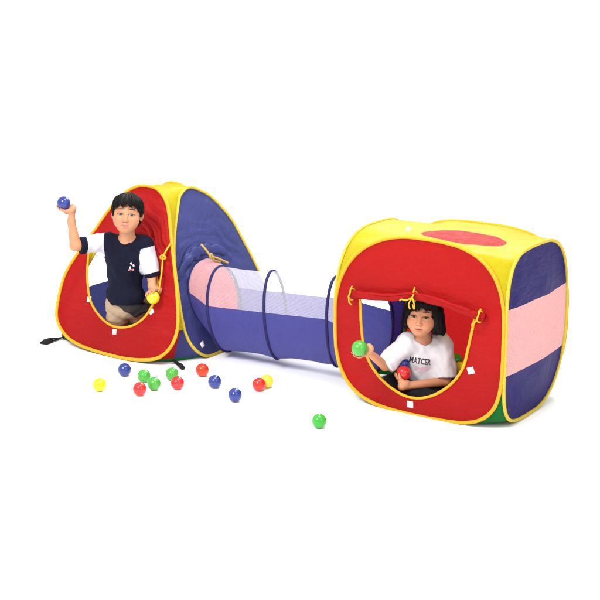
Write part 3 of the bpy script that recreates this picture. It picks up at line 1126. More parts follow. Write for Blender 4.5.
def sdf_mesh(prims, h=0.0027, post=None):
    lo = np.min([bounds(q)[0] for q in prims if q['op'] == 'add'], axis=0) - 4 * h - 0.01
    hi = np.max([bounds(q)[1] for q in prims if q['op'] == 'add'], axis=0) + 4 * h + 0.01
    N = np.ceil((hi - lo) / h).astype(int) + 1
    D = np.full(N, 0.2, np.float32)
    for q in prims:
        if q['op'] == 'cut':
            i0, i1 = np.zeros(3, int), N
        else:
            a, b = bounds(q)
            pad = q['k'] + 0.012
            i0 = np.clip(np.floor((a - pad - lo) / h).astype(int), 0, N)
            i1 = np.clip(np.ceil((b + pad - lo) / h).astype(int) + 1, 0, N)
        if np.any(i1 <= i0):
            continue
        ax = [lo[d] + h * np.arange(i0[d], i1[d]) for d in range(3)]
        X = np.stack(np.meshgrid(*ax, indexing='ij'), -1)
        d = prim_d(q, X).astype(np.float32)
        S = D[i0[0]:i1[0], i0[1]:i1[1], i0[2]:i1[2]]
        k = max(q['k'], 1e-4)
        if q['op'] == 'add':
            e = np.clip(k - np.abs(S - d), 0, None) / k
            S[...] = np.minimum(S, d) - e * e * k * 0.25
        else:
            dd = d if q['op'] == 'cut' else -d
            e = np.clip(k - np.abs(S - dd), 0, None) / k
            S[...] = np.maximum(S, dd) + e * e * k * 0.25
    if post is not None:
        post(D, lo, h)
    s = D < 0
    acc = np.zeros(N - 1, np.uint8)
    cor = [(i, j, k) for i in (0, 1) for j in (0, 1) for k in (0, 1)]
    for i, j, k in cor:
        acc += s[i:N[0] - 1 + i, j:N[1] - 1 + j, k:N[2] - 1 + k]
    idx = np.argwhere((acc > 0) & (acc < 8))
    Pn = np.zeros((len(idx), 3))
    cnt = np.zeros(len(idx))
    for a in cor:
        for ax in range(3):
            if a[ax]:
                continue
            b = list(a)
            b[ax] = 1
            va = D[tuple((idx + a).T)]
            vb = D[tuple((idx + b).T)]
            m = (va < 0) != (vb < 0)
            t = np.where(m, va / np.where(m, va - vb, 1), 0)
            pt = np.array(a, float)[None] + t[:, None] * (np.array(b) - np.array(a))[None]
            Pn += np.where(m[:, None], pt, 0)
            cnt += m
    V = lo + h * (idx + Pn / cnt[:, None])
    ids = np.full(N - 1, -1, np.int64)
    ids[tuple(idx.T)] = np.arange(len(idx))
    F = []
    for ax in range(3):
        o1, o2 = [(1, 2), (2, 0), (0, 1)][ax]
        sl0 = [slice(None)] * 3
        sl1 = [slice(None)] * 3
        sl0[ax] = slice(0, -1)
        sl1[ax] = slice(1, None)
        ch = s[tuple(sl0)] != s[tuple(sl1)]
        e = np.argwhere(ch)
        e = e[(e[:, o1] > 0) & (e[:, o2] > 0) & (e[:, o1] < N[o1] - 1) & (e[:, o2] < N[o2] - 1)]
        c = []
        for da, db in ((0, 0), (1, 0), (1, 1), (0, 1)):
            f = e.copy()
            f[:, o1] -= da
            f[:, o2] -= db
            c.append(ids[tuple(f.T)])
        Q = np.stack(c, 1)
        flip = ~s[tuple(e.T)]
        Q[flip] = Q[flip][:, ::-1]
        F.append(Q)
    F = np.vstack(F)
    F = F[(F >= 0).all(1)]
    # keep the biggest connected piece, then relax a little
    nv = len(V)
    lab = np.arange(nv)
    E = np.vstack([F[:, [0, 1]], F[:, [1, 2]], F[:, [2, 3]], F[:, [3, 0]]])
    while True:
        l2 = lab.copy()
        mn = np.minimum(lab[E[:, 0]], lab[E[:, 1]])
        np.minimum.at(l2, E[:, 0], mn)
        np.minimum.at(l2, E[:, 1], mn)
        l2 = l2[l2]
        if (l2 == lab).all():
            break
        lab = l2
    u, ct = np.unique(lab, return_counts=True)
    keep = lab == u[ct.argmax()]
    F = F[keep[F[:, 0]]]
    mp = np.cumsum(keep) - 1
    F = mp[F]
    V = V[keep]
    E = np.vstack([F[:, [0, 1]], F[:, [1, 2]], F[:, [2, 3]], F[:, [3, 0]]])
    for _ in range(2):
        S = np.zeros_like(V)
        c = np.zeros(len(V))
        np.add.at(S, E[:, 0], V[E[:, 1]])
        np.add.at(S, E[:, 1], V[E[:, 0]])
        np.add.at(c, E[:, 0], 1)
        np.add.at(c, E[:, 1], 1)
        V = V * 0.5 + 0.5 * S / c[:, None]
    return V, F


def vnormals(V, F):
    n = np.cross(V[F[:, 2]] - V[F[:, 0]], V[F[:, 3]] - V[F[:, 1]])
    N = np.zeros_like(V)
    for k in range(4):
        np.add.at(N, F[:, k], n)
    return N / (np.linalg.norm(N, axis=1)[:, None] + 1e-12)


def folds(V, F, amp, sc=(18, 18, 18), seed=0.0):
    N = vnormals(V, F)
    d = np.array([noise.noise(Vector((p[0] * sc[0] + seed, p[1] * sc[1], p[2] * sc[2]))) + 0.5 * noise.noise(Vector((p[0] * sc[0] * 2.1 + p[2] * 20, p[1] * sc[1] * 2 + seed, p[2] * sc[2] * 2 - p[0] * 20))) for p in V])
    return V + N * (d * amp)[:, None]


def unit(v):
    v = np.array(v, float)
    return v / np.linalg.norm(v)


def head_prims(c, R, s=1.0, smile=0.0):
    T = lambda p: np.array(c) + R @ (np.array(p) * s)
    E = lambda p, r, k=0.02, op='add', Q=np.eye(3): ellp(T(p), np.array(r) * s, R @ Q, k * s, op)
    return [
        E((0, 0.016, 0.026), (0.0665, 0.082, 0.067)),
        E((0, -0.022, -0.022), (0.058, 0.054, 0.064), 0.035),
        E((0, -0.040, -0.066), (0.030, 0.026, 0.024), 0.03),
        E((0.036, -0.038, -0.032), (0.024, 0.027, 0.026), 0.02), E((-0.036, -0.038, -0.032), (0.024, 0.027, 0.026), 0.02),
        E((0.0275, -0.078, 0.0), (0.015, 0.012, 0.010), 0.014, 'sub'), E((-0.0275, -0.078, 0.0), (0.015, 0.012, 0.010), 0.014, 'sub'),
        E((0.0275, -0.061, 0.0), (0.0145, 0.011, 0.0085), 0.005), E((-0.0275, -0.061, 0.0), (0.0145, 0.011, 0.0085), 0.005),
        cone(T((0, -0.070, 0.000)), T((0, -0.083, -0.026)), 0.0055 * s, 0.0085 * s, 0.010 * s),
        E((0.0085, -0.078, -0.031), (0.007, 0.008, 0.006), 0.006), E((-0.0085, -0.078, -0.031), (0.007, 0.008, 0.006), 0.006),
        E((0, -0.072, -0.0515), (0.017, 0.008, 0.0052), 0.006), E((0, -0.0715, -0.0595), (0.015, 0.008, 0.0055), 0.006),
        E((0.030, -0.056, -0.046), (0.012, 0.010, 0.010), 0.014), E((-0.030, -0.056, -0.046), (0.012, 0.010, 0.010), 0.014),
        E((0.008, -0.082, -0.0552 + smile * 0.4), (0.012, 0.009, 0.0013), 0.003, 'sub', Q=Ry(-smile * 60)), E((-0.008, -0.082, -0.0552 + smile * 0.4), (0.012, 0.009, 0.0013), 0.003, 'sub', Q=Ry(smile * 60)),
        E((0.070, 0.012, -0.006), (0.008, 0.016, 0.025), 0.006, Q=Rz(-0.35)), E((-0.070, 0.012, -0.006), (0.008, 0.016, 0.025), 0.006, Q=Rz(0.35)),
    ]


def hand_on(bc, rb, nh, t, wrist, s=1.0, spread=0.30, a0=0.35, a1=1.75, thumb=1.25, side=1):
    """a hand whose palm sits on a ball: four fingers curl round it along t, the thumb leaves the side of the palm"""
    bc, nh = np.array(bc, float), unit(nh)
    t = np.array(t, float)
    t = unit(t - nh * (t @ nh))
    b = np.cross(nh, t) * side
    wrist = np.array(wrist, float)
    pr = []
    rf = 0.0058 * s
    R = rb + rf * 0.9
    pal = bc + nh * (rb + 0.011 * s) - t * 0.012 * s
    for k, off in enumerate((-0.5, -0.17, 0.17, 0.5)):
        kn = pal + t * 0.020 * s + b * off * 0.042 * s
        pr.append(cone(pal - t * 0.018 * s + b * off * 0.030 * s, kn, 0.0105 * s, 0.0085 * s, 0.010))
    pr.append(cone(wrist, pal - t * 0.014 * s, 0.0175 * s, 0.0165 * s, 0.016))
    for k, off in enumerate((-0.52, -0.17, 0.18, 0.5)):
        d = unit(t + b * off * spread * 2.2)
        ln = (0.86, 1.0, 0.95, 0.74)[k]
        pts = []
        for m in range(4):
            al = a0 + (a1 - a0) * ln * m / 3
            pts.append(bc + (R + 0.001 * (3 - m)) * (math.cos(al) * nh + math.sin(al) * d) + b * off * 0.026 * s)
        # keep on the ball
        pts = [bc + (p - bc) / np.linalg.norm(p - bc) * R for p in pts]
        rad = [rf * 1.12, rf * 1.05, rf * 0.96, rf * 0.82]
        for m in range(3):
            pr.append(cone(pts[m], pts[m + 1], rad[m], rad[m + 1], 0.0025))
    d = unit(-b * 1.0 + t * 0.25)
    base = pal - t * 0.010 * s - b * 0.016 * s
    p1 = bc + (R + 0.003) * (math.cos(0.75) * nh + math.sin(0.75) * d)
    p2 = bc + R * (math.cos(thumb) * nh + math.sin(thumb) * unit(d + t * 0.25))
    pr.append(cone(base, p1, 0.0105 * s, 0.0078 * s, 0.006))
    pr.append(cone(p1, p2, 0.0076 * s, 0.0062 * s, 0.003))
    return pr


def to_obj(name, V, F, mat, parent, mats=None, fmat=None, hl=None):
    o = link(name, V, F, mat, parent, mats=mats, fmat=fmat)
    if hl is not None:
        at = o.data.attributes.new('hl', 'FLOAT_VECTOR', 'POINT')
        at.data.foreach_set('vector', np.asarray(hl, np.float32).ravel())
    return o


def frame(p0):
    """pixel -> local coordinates of a person who stands at p0 and faces the camera"""
    p0 = np.array([p0[0], p0[1], 0.0])

    def L(x, y, dep=0.0):
        q = on_plane(x, y, p0 + EB * dep, EB) - p0
        return np.array([q @ ER, q @ EB, q[2]])
    return L


def world_of(p0, q):
    return np.array([p0[0], p0[1], 0]) + ER * q[0] + EB * q[1] + np.array([0, 0, q[2]])


def hair_mesh(c, R, s, shape, h=0.0025):
    """hair as a thick shell over the skull, trimmed by shape(head-local points) and broken into locks"""
    T = lambda p: np.array(c) + R @ (np.array(p) * s)
    prims = shape['prims'](T, R, s)

    def post(D, lo, hh):
        N = D.shape
        for i in range(N[0]):
            x = lo[0] + hh * i
            Y, Z = np.meshgrid(lo[1] + hh * np.arange(N[1]), lo[2] + hh * np.arange(N[2]), indexing='ij')
            X = np.stack([np.full_like(Y, x), Y, Z], -1)
            H = ((X - c) @ R) / s
            D[i] = np.maximum(D[i], shape['trim'](H) * s)
    V, F = sdf_mesh(prims, h, post)
    H = ((V - c) @ R) / s
    N = vnormals(V, F)
    d = []
    for p in H:
        th = math.atan2(p[0], -p[1] + 0.02)
        r = math.hypot(p[0], p[1])
        d.append(noise.noise(Vector((th * 11, p[2] * 9, r * 8))) * 0.0035 + noise.noise(Vector((th * 30, p[2] * 12, r * 8 + 4))) * 0.0022)
    return V + N * np.array(d)[:, None], F


def strands(V, F, c, R, s, n, seed, tail=0.008):
    """thin tapered locks that follow the hair surface from the crown and break its edge"""
    rnd = random.Random(seed)
    bvh = BVHTree.FromPolygons([Vector(v) for v in V], [tuple(f) for f in F])
    H = ((V - c) @ R) / s
    N = vnormals(V, F)
    out = np.flatnonzero((N * (V - np.array(c))).sum(1) > 0.0)
    crown = np.array(c) + R @ (np.array([0.0, 0.03, 0.10]) * s)
    VV, FF, off = [], [], 0
    for k in range(n):
        p = V[out[rnd.randrange(len(out))]].copy()
        lift = rnd.uniform(0.0004, 0.0026)
        sw = rnd.uniform(-0.5, 0.5)
        path, prev, t = [], None, None
        steps = rnd.randint(5, 11)
        for q in range(steps):
            loc, nor, idx, dist = bvh.find_nearest(Vector(p))
            nor = np.array(nor)
            d = p - crown
            d[2] -= 0.05
            d = d - nor * (d @ nor)
            side = np.cross(nor, d)
            d = unit(unit(d) + 0.35 * sw * unit(side) + np.array([rnd.gauss(0, .06) for _ in range(3)]))
            if prev is not None and nor @ prev < 0.55:
                for e in range(2):
                    p = p + (t + np.array([0, 0, -0.3])) * tail * rnd.uniform(0.3, 0.8)
                    path.append(p.copy())
                break
            path.append(np.array(loc) + nor * lift)
            prev, t = nor, d
            p = np.array(loc) + d * 0.007
        if len(path) < 4:
            continue
        m = len(path)
        rad = [0.0011 * s * (1 - 0.8 * abs(2 * j / (m - 1) - 0.7) / 1.3) for j in range(m)]
        v, f, u = tube(np.array(path), rad, seg=4, cap=False)
        VV.append(v)
        FF.append(np.array(f) + off)
        off += len(v)
    return np.vstack([V] + VV), np.vstack([F] + [f + len(V) for f in FF])


HAIR = hair_mat('black_hair')

# ------------------------------------------------------------------ the boy
Pb = on_plane(126, 268, (0, -0.045, 0), (0, 1, 0))
Lb = frame(Pb)
boy = thing('person', 'boy in navy and white T-shirt leaning out of the tent, raising a blue ball', 'person', (Pb[0], Pb[1], 0), YAW)
hc = Lb(127.2, 214.3, -0.06)
hR = Rz(math.radians(1.5)) @ Rx(math.radians(-9)) @ Ry(math.radians(5))
hs = 1.0
neck = Lb(127, 237.5, -0.03)
chest = Lb(126, 254.5, 0.0)
belly = Lb(125, 282, 0.045)
pelv = Lb(128, 305, 0.085)
shA, elA, wrA = Lb(106.5, 242.5, 0.0), Lb(75.5, 245.5, -0.085), Lb(71.3, 221.5, -0.078)
shB, elB, wrB = Lb(143.5, 244.5, 0.0), Lb(151.5, 273, -0.02), Lb(152, 286, -0.075)
blueB = Lb(63.8, 202.8, -0.09)
yelB = Lb(153.2, 297.5, -0.105)
kneA, ankA = Lb(117.5, 317.5, 0.12), None
kneB = Lb(141, 315.5, 0.12)
ankA = np.array([kneA[0] + 0.01, kneA[1] + 0.13, 0.05])
ankB = np.array([kneB[0] + 0.01, kneB[1] + 0.13, 0.05])
hipA, hipB = pelv + np.array([-0.05, 0.01, 0]), pelv + np.array([0.05, 0.01, 0])
print('BOY', 'hc', hc.round(3), 'neck', neck.round(3), 'pelv', pelv.round(3), 'knee', kneA.round(3), world_of(Pb, kneA).round(3), 'chestW', world_of(Pb, chest).round(3))

torso_b = lambda g=0.0: [
    ellp((chest + np.array([0, 0.0, -0.005])), (0.096, 0.060, 0.078), k=0.03, grow=g), ellp(chest * 0.35 + belly * 0.65, (0.082, 0.058, 0.090), k=0.04, grow=g), ellp(pelv, (0.085, 0.066, 0.07), k=0.04, grow=g),
    cone(shA + np.array([0.02, 0, 0]), shB - np.array([0.02, 0, 0]), 0.036, 0.036, 0.03, grow=g), ellp(neck + np.array([0, 0.012, -0.03]), (0.062, 0.040, 0.028), k=0.03, grow=g * 0.6), ellp(Lb(126, 294, 0.03), (0.088, 0.060, 0.055), k=0.04, grow=g)]
body_b = torso_b() + [
    cone(neck + np.array([0, 0.006, -0.02]), hc + hR @ np.array([0, 0.012, -0.05]), 0.040, 0.036, 0.022),
    cone(shA, elA, 0.034, 0.029, 0.02), cone(elA, wrA, 0.029, 0.0185, 0.008),
    cone(shB, elB, 0.032, 0.027, 0.02), cone(elB, wrB, 0.027, 0.0185, 0.008),
    cone(hipA, kneA, 0.055, 0.036, 0.02), cone(kneA, ankA, 0.036, 0.024, 0.01), cone(ankA + np.array([0, 0.02, -0.02]), ankA + np.array([0, -0.10, -0.03]), 0.024, 0.018, 0.01),
    cone(hipB, kneB, 0.055, 0.036, 0.02), cone(kneB, ankB, 0.036, 0.024, 0.01), cone(ankB + np.array([0, 0.02, -0.02]), ankB + np.array([0, -0.10, -0.03]), 0.024, 0.018, 0.01)]
body_b += head_prims(hc, hR, hs, 0.003)
body_b += hand_on(blueB, 0.0325, (0.34, 0.35, -0.87), (-0.85, 0.2, -0.45), wrA, 1.0, side=1, a1=1.55)
body_b += hand_on(yelB, 0.0325, (-0.05, 0.62, 0.78), (-0.75, -0.55, 0.1), wrB, 1.0, side=-1, a1=1.5)
V, F = sdf_mesh(body_b, 0.0026)
skb = skin_mat('boy_skin', (0.37, 0.17, 0.087), gaze=0.0016, smile=-22.0)
to_obj('body', V, F, skb, boy, hl=((V - hc) @ hR) / hs)
NAVY = cloth('navy_jersey', (0.0035, 0.004, 0.013), bump=0.25, vary=0.15)
WHITE = cloth('white_jersey', (0.52, 0.51, 0.54), bump=0.25)
WHITE2 = cloth('white_sleeve_jersey', (0.40, 0.395, 0.43), bump=0.3, vary=0.05)
KHAKI = cloth('khaki_cotton', (0.30, 0.22, 0.15), bump=0.7)
DARK = cloth('dark_trousers', (0.010, 0.010, 0.014), bump=0.6, vary=0.2)
CHAR = cloth('charcoal_cotton', (0.022, 0.019, 0.020), bump=0.9, vary=0.25)


def arm_end(a, b, t):
    return a + (b - a) * t


eA = arm_end(shA, elA, 0.86)
eB = arm_end(shB, elB, 1.12)
hem = Lb(126, 304.5, 0.0)
shirt_b = torso_b(0.011)
shirt_b = [q for q in shirt_b]
shirt_b += [cone(shA - (elA - shA) * 0.05, eA, 0.047, 0.043, 0.03, cut=True), cone(shB, eB, 0.046, 0.042, 0.03, cut=True),
            half(hem, (0.05, -0.2, -1)),
            ellp(neck + np.array([0, -0.035, 0.031]), (0.046, 0.060, 0.042), k=0.006, op='sub'), cone(neck, neck + np.array([0, 0, 0.08]), 0.040, 0.044, 0.004, op='sub')]
V, F = sdf_mesh(shirt_b, 0.0026)
V = folds(V, F, 0.0075, (17, 17, 9), 2.0)
fc = V[F].mean(1)
fm = np.zeros(len(F), int)
for a, b, e in ((shA, elA, eA), (shB, elB, eB)):
    d = unit(b - a)
    s = (fc - a) @ d
    L_ = np.linalg.norm(e - a)
    rad = np.linalg.norm(fc - a - s[:, None] * d, axis=1)
    on = (rad < 0.07)
    if a is shA:
        fm[on & (s > 0.012) & (fc[:, 0] < shA[0] - 0.006)] = 1
        fm[on & (s > L_ - 0.026)] = 0
    else:
        fm[on & (s > 0.018) & (fc[:, 0] > shB[0] - 0.024) & (rad < 0.055)] = 1
        fm[on & (s > L_ - 0.020) & (fc[:, 0] > shB[0] - 0.02)] = 0
sh = to_obj('shirt', V, F, None, boy, mats=[NAVY, WHITE2], fmat=fm)
sh['label'] = 'navy T-shirt with white sleeves and navy cuffs'
bvh_b = BVHTree.FromPolygons([Vector(v) for v in V], [tuple(f) for f in F])


def decal(name, polys, bvh, parent, mat, off=0.0012):
    """flat print pressed on a shirt: polygons in (x, z) of the person, dropped on the cloth from the front"""
    VV, FF = [], []
    for poly in polys:
        b = len(VV)
        for (x, z) in poly:
            hit = bvh.ray_cast(Vector((x, -1.0, z)), Vector((0, 1, 0)))
            if hit[0] is None:
                break
            VV.append(np.array(hit[0]) + np.array([0, -off, 0]))
        if len(VV) - b == len(poly):
            FF.append(tuple(range(b, len(VV))))
        else:
            VV = VV[:b]
    if FF:
        link(name, VV, FF, mat, parent, smooth=False)


def P2(x, y, dep=-0.06):
    q = Lb(x, y, dep)
    return q[0], q[2]


wh = cloth('white_print', (0.75, 0.72, 0.75), bump=0.1)
pk = cloth('pink_print', (0.62, 0.22, 0.24), bump=0.1)
em = [[P2(x, y) for x, y in poly] for poly in ([(130.3, 263.0), (131.4, 261.6), (132.2, 263.6), (131.2, 264.8)], [(132.6, 264.6), (134.0, 264.0), (134.4, 266.2), (133.0, 266.8)], [(129.4, 266.8), (130.6, 266.2), (131.0, 268.6), (129.2, 269.0)])]
decal('shirt_emblem', em, bvh_b, sh, wh)
decal('shirt_emblem', [[P2(x, y) for x, y in ((128.4, 269.4), (131.2, 269.2), (134.0, 269.3), (133.4, 271.0), (130.8, 271.2), (128.2, 270.8))]], bvh_b, sh, pk)

pants_b = [ellp(pelv, (0.085, 0.066, 0.06), k=0.04, grow=0.012)]
for hp, kn, an in ((hipA, kneA, ankA), (hipB, kneB, ankB)):
    pants_b += [cone(hp, kn, 0.069, 0.057, 0.02), cone(kn, an, 0.057, 0.046, 0.012)]
V, F = sdf_mesh(pants_b, 0.003)
V = folds(V, F, 0.006, (12, 12, 26), 5.0)
to_obj('trousers', V, F, KHAKI, boy)['label'] = 'khaki trousers'
# dark bunched cloth at the waist, tucked round the hips
wst = [ellp(Lb(130, 304.5, 0.06), (0.084, 0.068, 0.030), R=Ry(0.2), k=0.02), cone(Lb(130, 305, 0.02), Lb(149, 308, 0.05), 0.034, 0.022, 0.02), cone(Lb(124, 302, 0.01), Lb(136, 313, 0.03), 0.026, 0.022, 0.02)]
V, F = sdf_mesh(wst, 0.003)
V = folds(V, F, 0.006, (14, 14, 34), 9.0)
to_obj('jacket', V, F, CHAR, boy)['label'] = 'dark cloth bunched at the waist'


def boy_trim(H):
    x, y, z = H[..., 0], H[..., 1], H[..., 2]
    fr = 0.047 + 0.006 * np.sin(x * 190 + 1.0) + 0.004 * np.sin(x * 410) - 0.010 * (np.abs(x) / 0.06) ** 2
    d1 = fr - z                                     # fringe line in front
    side = np.clip((y + 0.052) / 0.035, 0, 1)
    low = np.where(y < 0.02, 0.006 - 0.022 * np.clip((y + 0.03) / 0.04, 0, 1), -0.04 - 0.02 * np.clip((y - 0.02) / 0.05, 0, 1))
    lim = fr * (1 - side) + low * side
    return (lim - z) * 0.8


boy_hair = dict(prims=lambda T, R, s: [ellp(T((0, 0.015, 0.027)), np.array((0.0775, 0.094, 0.079)) * s, R, 0.01), ellp(T((0, -0.020, 0.062)), np.array((0.063, 0.064, 0.036)) * s, R, 0.02),
                                        ellp(T((0.0, 0.03, -0.015)), np.array((0.071, 0.074, 0.06)) * s, R, 0.02)], trim=boy_trim)
V, F = hair_mesh(hc, hR, hs, boy_hair)
V, F = strands(V, F, hc, hR, hs, 900, 3, 0.006)
to_obj('hair', V, F, HAIR, boy)['label'] = 'short black hair with a fringe'

# ------------------------------------------------------------------ the girl
Pg = on_plane(424, 350, (0, 0.175, 0), (0, 1, 0))
Lg = frame(Pg)
girl = thing('person', 'girl in white printed T-shirt sitting in the square tent, holding out a green ball', 'person', (Pg[0], Pg[1], 0), YAW)
hc = Lg(423.0, 315.2, -0.03)
hR = Rz(math.radians(-17)) @ Rx(math.radians(-6)) @ Ry(math.radians(3))
hs = 0.99
neck = Lg(424, 339.3, 0.0)
chest = Lg(424, 358, 0.02)
belly = Lg(425, 378, 0.04)
pelv = Lg(426, 394, 0.07)
pelv[2] = max(pelv[2], 0.085)
shA, elA, wrA = Lg(406.5, 343.5, 0.0), Lg(385, 366, -0.06), Lg(368, 351.5, -0.20)
shB, elB, wrB = Lg(443, 344.5, 0.02), Lg(446, 381, -0.045), Lg(402, 386.5, -0.105)
greB = Lg(359.6, 348.4, -0.24)
redB = Lg(403.5, 373, -0.075)
bluB = Lg(402.5, 364, -0.025)
print('GIRL', 'hc', hc.round(3), 'neck', neck.round(3), 'pelv', pelv.round(3), 'green', world_of(Pg, greB).round(3), 'wrB', world_of(Pg, wrB).round(3), 'elB', world_of(Pg, elB).round(3), 'red', world_of(Pg, redB).round(3), 'chest', world_of(Pg, chest).round(3))
kA, kB = np.array([-0.15, -0.02, 0.085]), np.array([0.17, 0.02, 0.085])
aA, aB = np.array([0.03, -0.10, 0.055]), np.array([-0.03, -0.06, 0.055])
hipA, hipB = pelv + np.array([-0.05, 0, -0.01]), pelv + np.array([0.05, 0, -0.01])
torso_g = lambda g=0.0: [
    ellp(chest, (0.080, 0.056, 0.062), k=0.03, grow=g), ellp(belly, (0.078, 0.062, 0.075), k=0.04, grow=g), ellp(pelv, (0.085, 0.068, 0.055), k=0.04, grow=g),
    cone(shA + np.array([0.015, 0, 0]), shB - np.array([0.015, 0, 0]), 0.031, 0.031, 0.03, grow=g)]
body_g = torso_g() + [
    cone(neck + np.array([0, 0.008, -0.015]), hc + hR @ np.array([0, 0.012, -0.05]), 0.036, 0.032, 0.018),
    cone(shA, elA, 0.028, 0.022, 0.02), cone(elA, wrA, 0.0225, 0.0155, 0.008),
    cone(shB, elB, 0.028, 0.023, 0.02), cone(elB, wrB, 0.0235, 0.016, 0.008),
    cone(hipA, kA, 0.05, 0.034, 0.02), cone(kA, aA, 0.034, 0.022, 0.01), cone(aA, aA + np.array([0.07, -0.02, -0.02]), 0.022, 0.016, 0.01),
    cone(hipB, kB, 0.05, 0.034, 0.02), cone(kB, aB, 0.034, 0.022, 0.01), cone(aB, aB + np.array([-0.07, -0.01, -0.02]), 0.022, 0.016, 0.01)]
body_g += head_prims(hc, hR, hs)
body_g += hand_on(greB, 0.0355, (0.60, 0.55, -0.50), (-0.65, 0.1, -0.75), wrA, 0.9, side=-1, a1=1.75)
body_g += hand_on(redB, 0.0335, (-0.25, -0.35, -0.88), (-0.9, 0.25, 0.3), wrB, 0.88, side=1, a1=1.3)
V, F = sdf_mesh(body_g, 0.0026)
skg = skin_mat('girl_skin', (0.45, 0.20, 0.105), mouth=1.0, gaze=0.0012, smile=-3.0)
to_obj('body', V, F, skg, girl, hl=((V - hc) @ hR) / hs)
eA = arm_end(shA, elA, 0.98)
eB = arm_end(shB, elB, 0.93)
hem = Lg(425, 393, 0.0)
shirt_g = torso_g(0.014) + [cone(shA, eA, 0.045, 0.046, 0.035, cut=True), cone(shB, eB, 0.046, 0.052, 0.035, cut=True),
                            half(hem, (0, -0.1, -1)),
                            ellp(neck + np.array([0, -0.03, 0.020]), (0.046, 0.055, 0.034), k=0.006, op='sub'), cone(neck, neck + np.array([0, 0, 0.08]), 0.038, 0.044, 0.004, op='sub')]
V, F = sdf_mesh(shirt_g, 0.0026)
V = folds(V, F, 0.0080, (16, 16, 10), 8.0)
sg = to_obj('shirt', V, F, WHITE, girl)
sg['label'] = 'white T-shirt with dark lettering across the chest'
bvh_g = BVHTree.FromPolygons([Vector(v) for v in V], [tuple(f) for f in F])


def text_print(name, body, centre, width, tilt, bvh, parent, mat, squash=1.0):
    cu = bpy.data.curves.new('lettering', 'FONT')
    cu.body = body
    cu.align_x = 'CENTER'
    cu.align_y = 'CENTER'
    cu.offset = 0.035
    cu.resolution_u = 2
    ob = bpy.data.objects.new('lettering', cu)
    COL.objects.link(ob)
    dg = bpy.context.evaluated_depsgraph_get()
    me = ob.evaluated_get(dg).to_mesh()
    vs = np.array([v.co[:2] for v in me.vertices])
    fs = [tuple(p.vertices) for p in me.polygons]
    ob.evaluated_get(dg).to_mesh_clear()
    bpy.data.objects.remove(ob)
    k = width / (vs[:, 0].max() - vs[:, 0].min())
    vs = vs * k
    vs[:, 1] *= squash
    c, s = math.cos(tilt), math.sin(tilt)
    VV = []
    for x, y in vs:
        xx, zz = centre[0] + x * c - y * s, centre[1] + x * s + y * c
        hit = bvh.ray_cast(Vector((xx, -1, zz)), Vector((0, 1, 0)))
        VV.append(np.array(hit[0]) + np.array([0, -0.0016, 0]) if hit[0] is not None else np.array([xx, 0, zz]))
    return link(name, VV, fs, mat, parent, smooth=False)


def G2(x, y, dep=-0.05):
    q = Lg(x, y, dep)
    return q[0], q[2]


ink = cloth('dark_print', (0.045, 0.035, 0.045), bump=0.1)
mauve = cloth('mauve_print', (0.50, 0.36, 0.42), bump=0.1)
text_print('lettering', 'MATCER', G2(420.0, 361.6), 0.098, -0.13, bvh_g, sg, ink, 1.5)
gx = []
for (cx_, cy_, rx_, ry_, sd) in ((417.5, 369.5, 3.2, 2.6, 1), (422.5, 370.5, 3.0, 3.4, 2), (427.5, 368.8, 2.6, 2.4, 3)):
    gx.append([G2(cx_ + rx_ * math.cos(a) * (1 + 0.25 * math.sin(3 * a + sd)), cy_ + ry_ * math.sin(a) * (1 + 0.2 * math.sin(2 * a + sd))) for a in np.linspace(0, 2 * math.pi, 18, endpoint=False)])
decal('shirt_emblem', gx, bvh_g, sg, mauve)
pants_g = [ellp(pelv, (0.085, 0.068, 0.055), k=0.04, grow=0.010)]
for hp, kn, an in ((hipA, kA, aA), (hipB, kB, aB)):
    pants_g += [cone(hp, kn, 0.062, 0.048, 0.02), cone(kn, an, 0.048, 0.036, 0.012)]
V, F = sdf_mesh(pants_g, 0.003)
V = folds(V, F, 0.006, (20, 20, 20), 5.0)
to_obj('trousers', V, F, DARK, girl)['label'] = 'dark trousers'


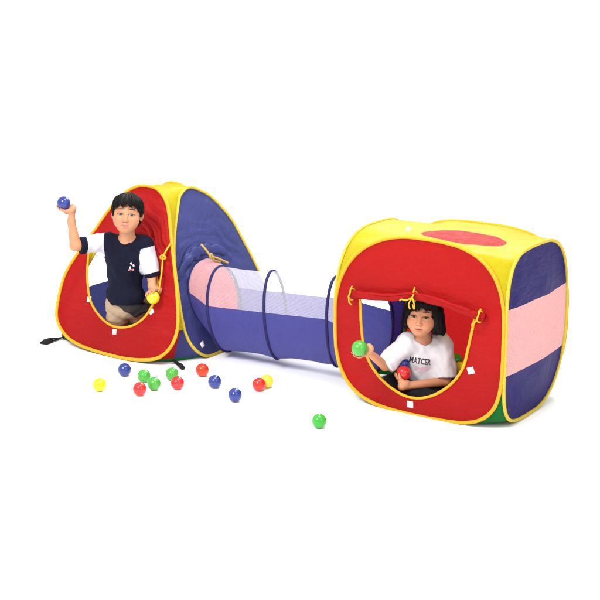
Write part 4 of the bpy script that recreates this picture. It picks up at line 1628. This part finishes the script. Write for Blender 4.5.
def girl_trim(H):
    x, y, z = H[..., 0], H[..., 1], H[..., 2]
    fr = 0.039 + 0.005 * np.sin(x * 150) + 0.003 * np.sin(x * 390 + 1) - 0.022 * np.clip((-x - 0.010) / 0.04, 0, 1)
    side = np.clip((np.abs(x) - 0.048) / 0.006, 0, 1)
    side = np.maximum(side, np.clip((y + 0.005) / 0.02, 0, 1))
    low = -0.064 - 0.008 * (x > 0) + 0.005 * np.sin(x * 120 + y * 140) - 0.004 * np.clip(y / 0.05, 0, 1)
    lim = fr * (1 - side) + low * side
    return (lim - z) * 0.8


girl_hair = dict(prims=lambda T, R, s: [ellp(T((0, 0.015, 0.027)), np.array((0.079, 0.095, 0.080)) * s, R, 0.01), ellp(T((0, -0.018, 0.062)), np.array((0.066, 0.067, 0.036)) * s, R, 0.02),
                                         ellp(T((0.0, 0.025, -0.03)), np.array((0.097, 0.078, 0.080)) * s, R, 0.03), cone(T((0.068, -0.012, 0.02)), T((0.082, -0.008, -0.055)), 0.023 * s, 0.031 * s, 0.02),
                                         cone(T((-0.062, -0.010, 0.02)), T((-0.070, -0.002, -0.05)), 0.018 * s, 0.022 * s, 0.02)], trim=girl_trim)
V, F = hair_mesh(hc, hR, hs, girl_hair)
V, F = strands(V, F, hc, hR, hs, 900, 5, 0.004)
to_obj('hair', V, F, HAIR, girl)['label'] = 'black bobbed hair with a fringe'

ball('blue', world_of(Pb, blueB), "blue ball held up in the boy's raised hand")
ball('yellow', world_of(Pb, yelB), "yellow ball in the boy's lowered hand")
ball('green', world_of(Pg, greB), "green ball in the girl's outstretched hand outside the red panel", 1.09)
ball('red', world_of(Pg, redB), "red ball resting in the crook of the girl's hand", 1.03)
ball('blue', world_of(Pg, bluB), "dark blue ball behind the red one against the girl's shirt", 1.03)
ball('green', on_plane(455.5, 360, (0, 0.40, 0), (0, 1, 0)), "green ball inside the tent behind the girl's arm, above the yellow one")
ball('yellow', on_plane(460.5, 368.5, (0, 0.30, 0), (0, 1, 0)), "yellow ball inside the tent just right of the girl's elbow")
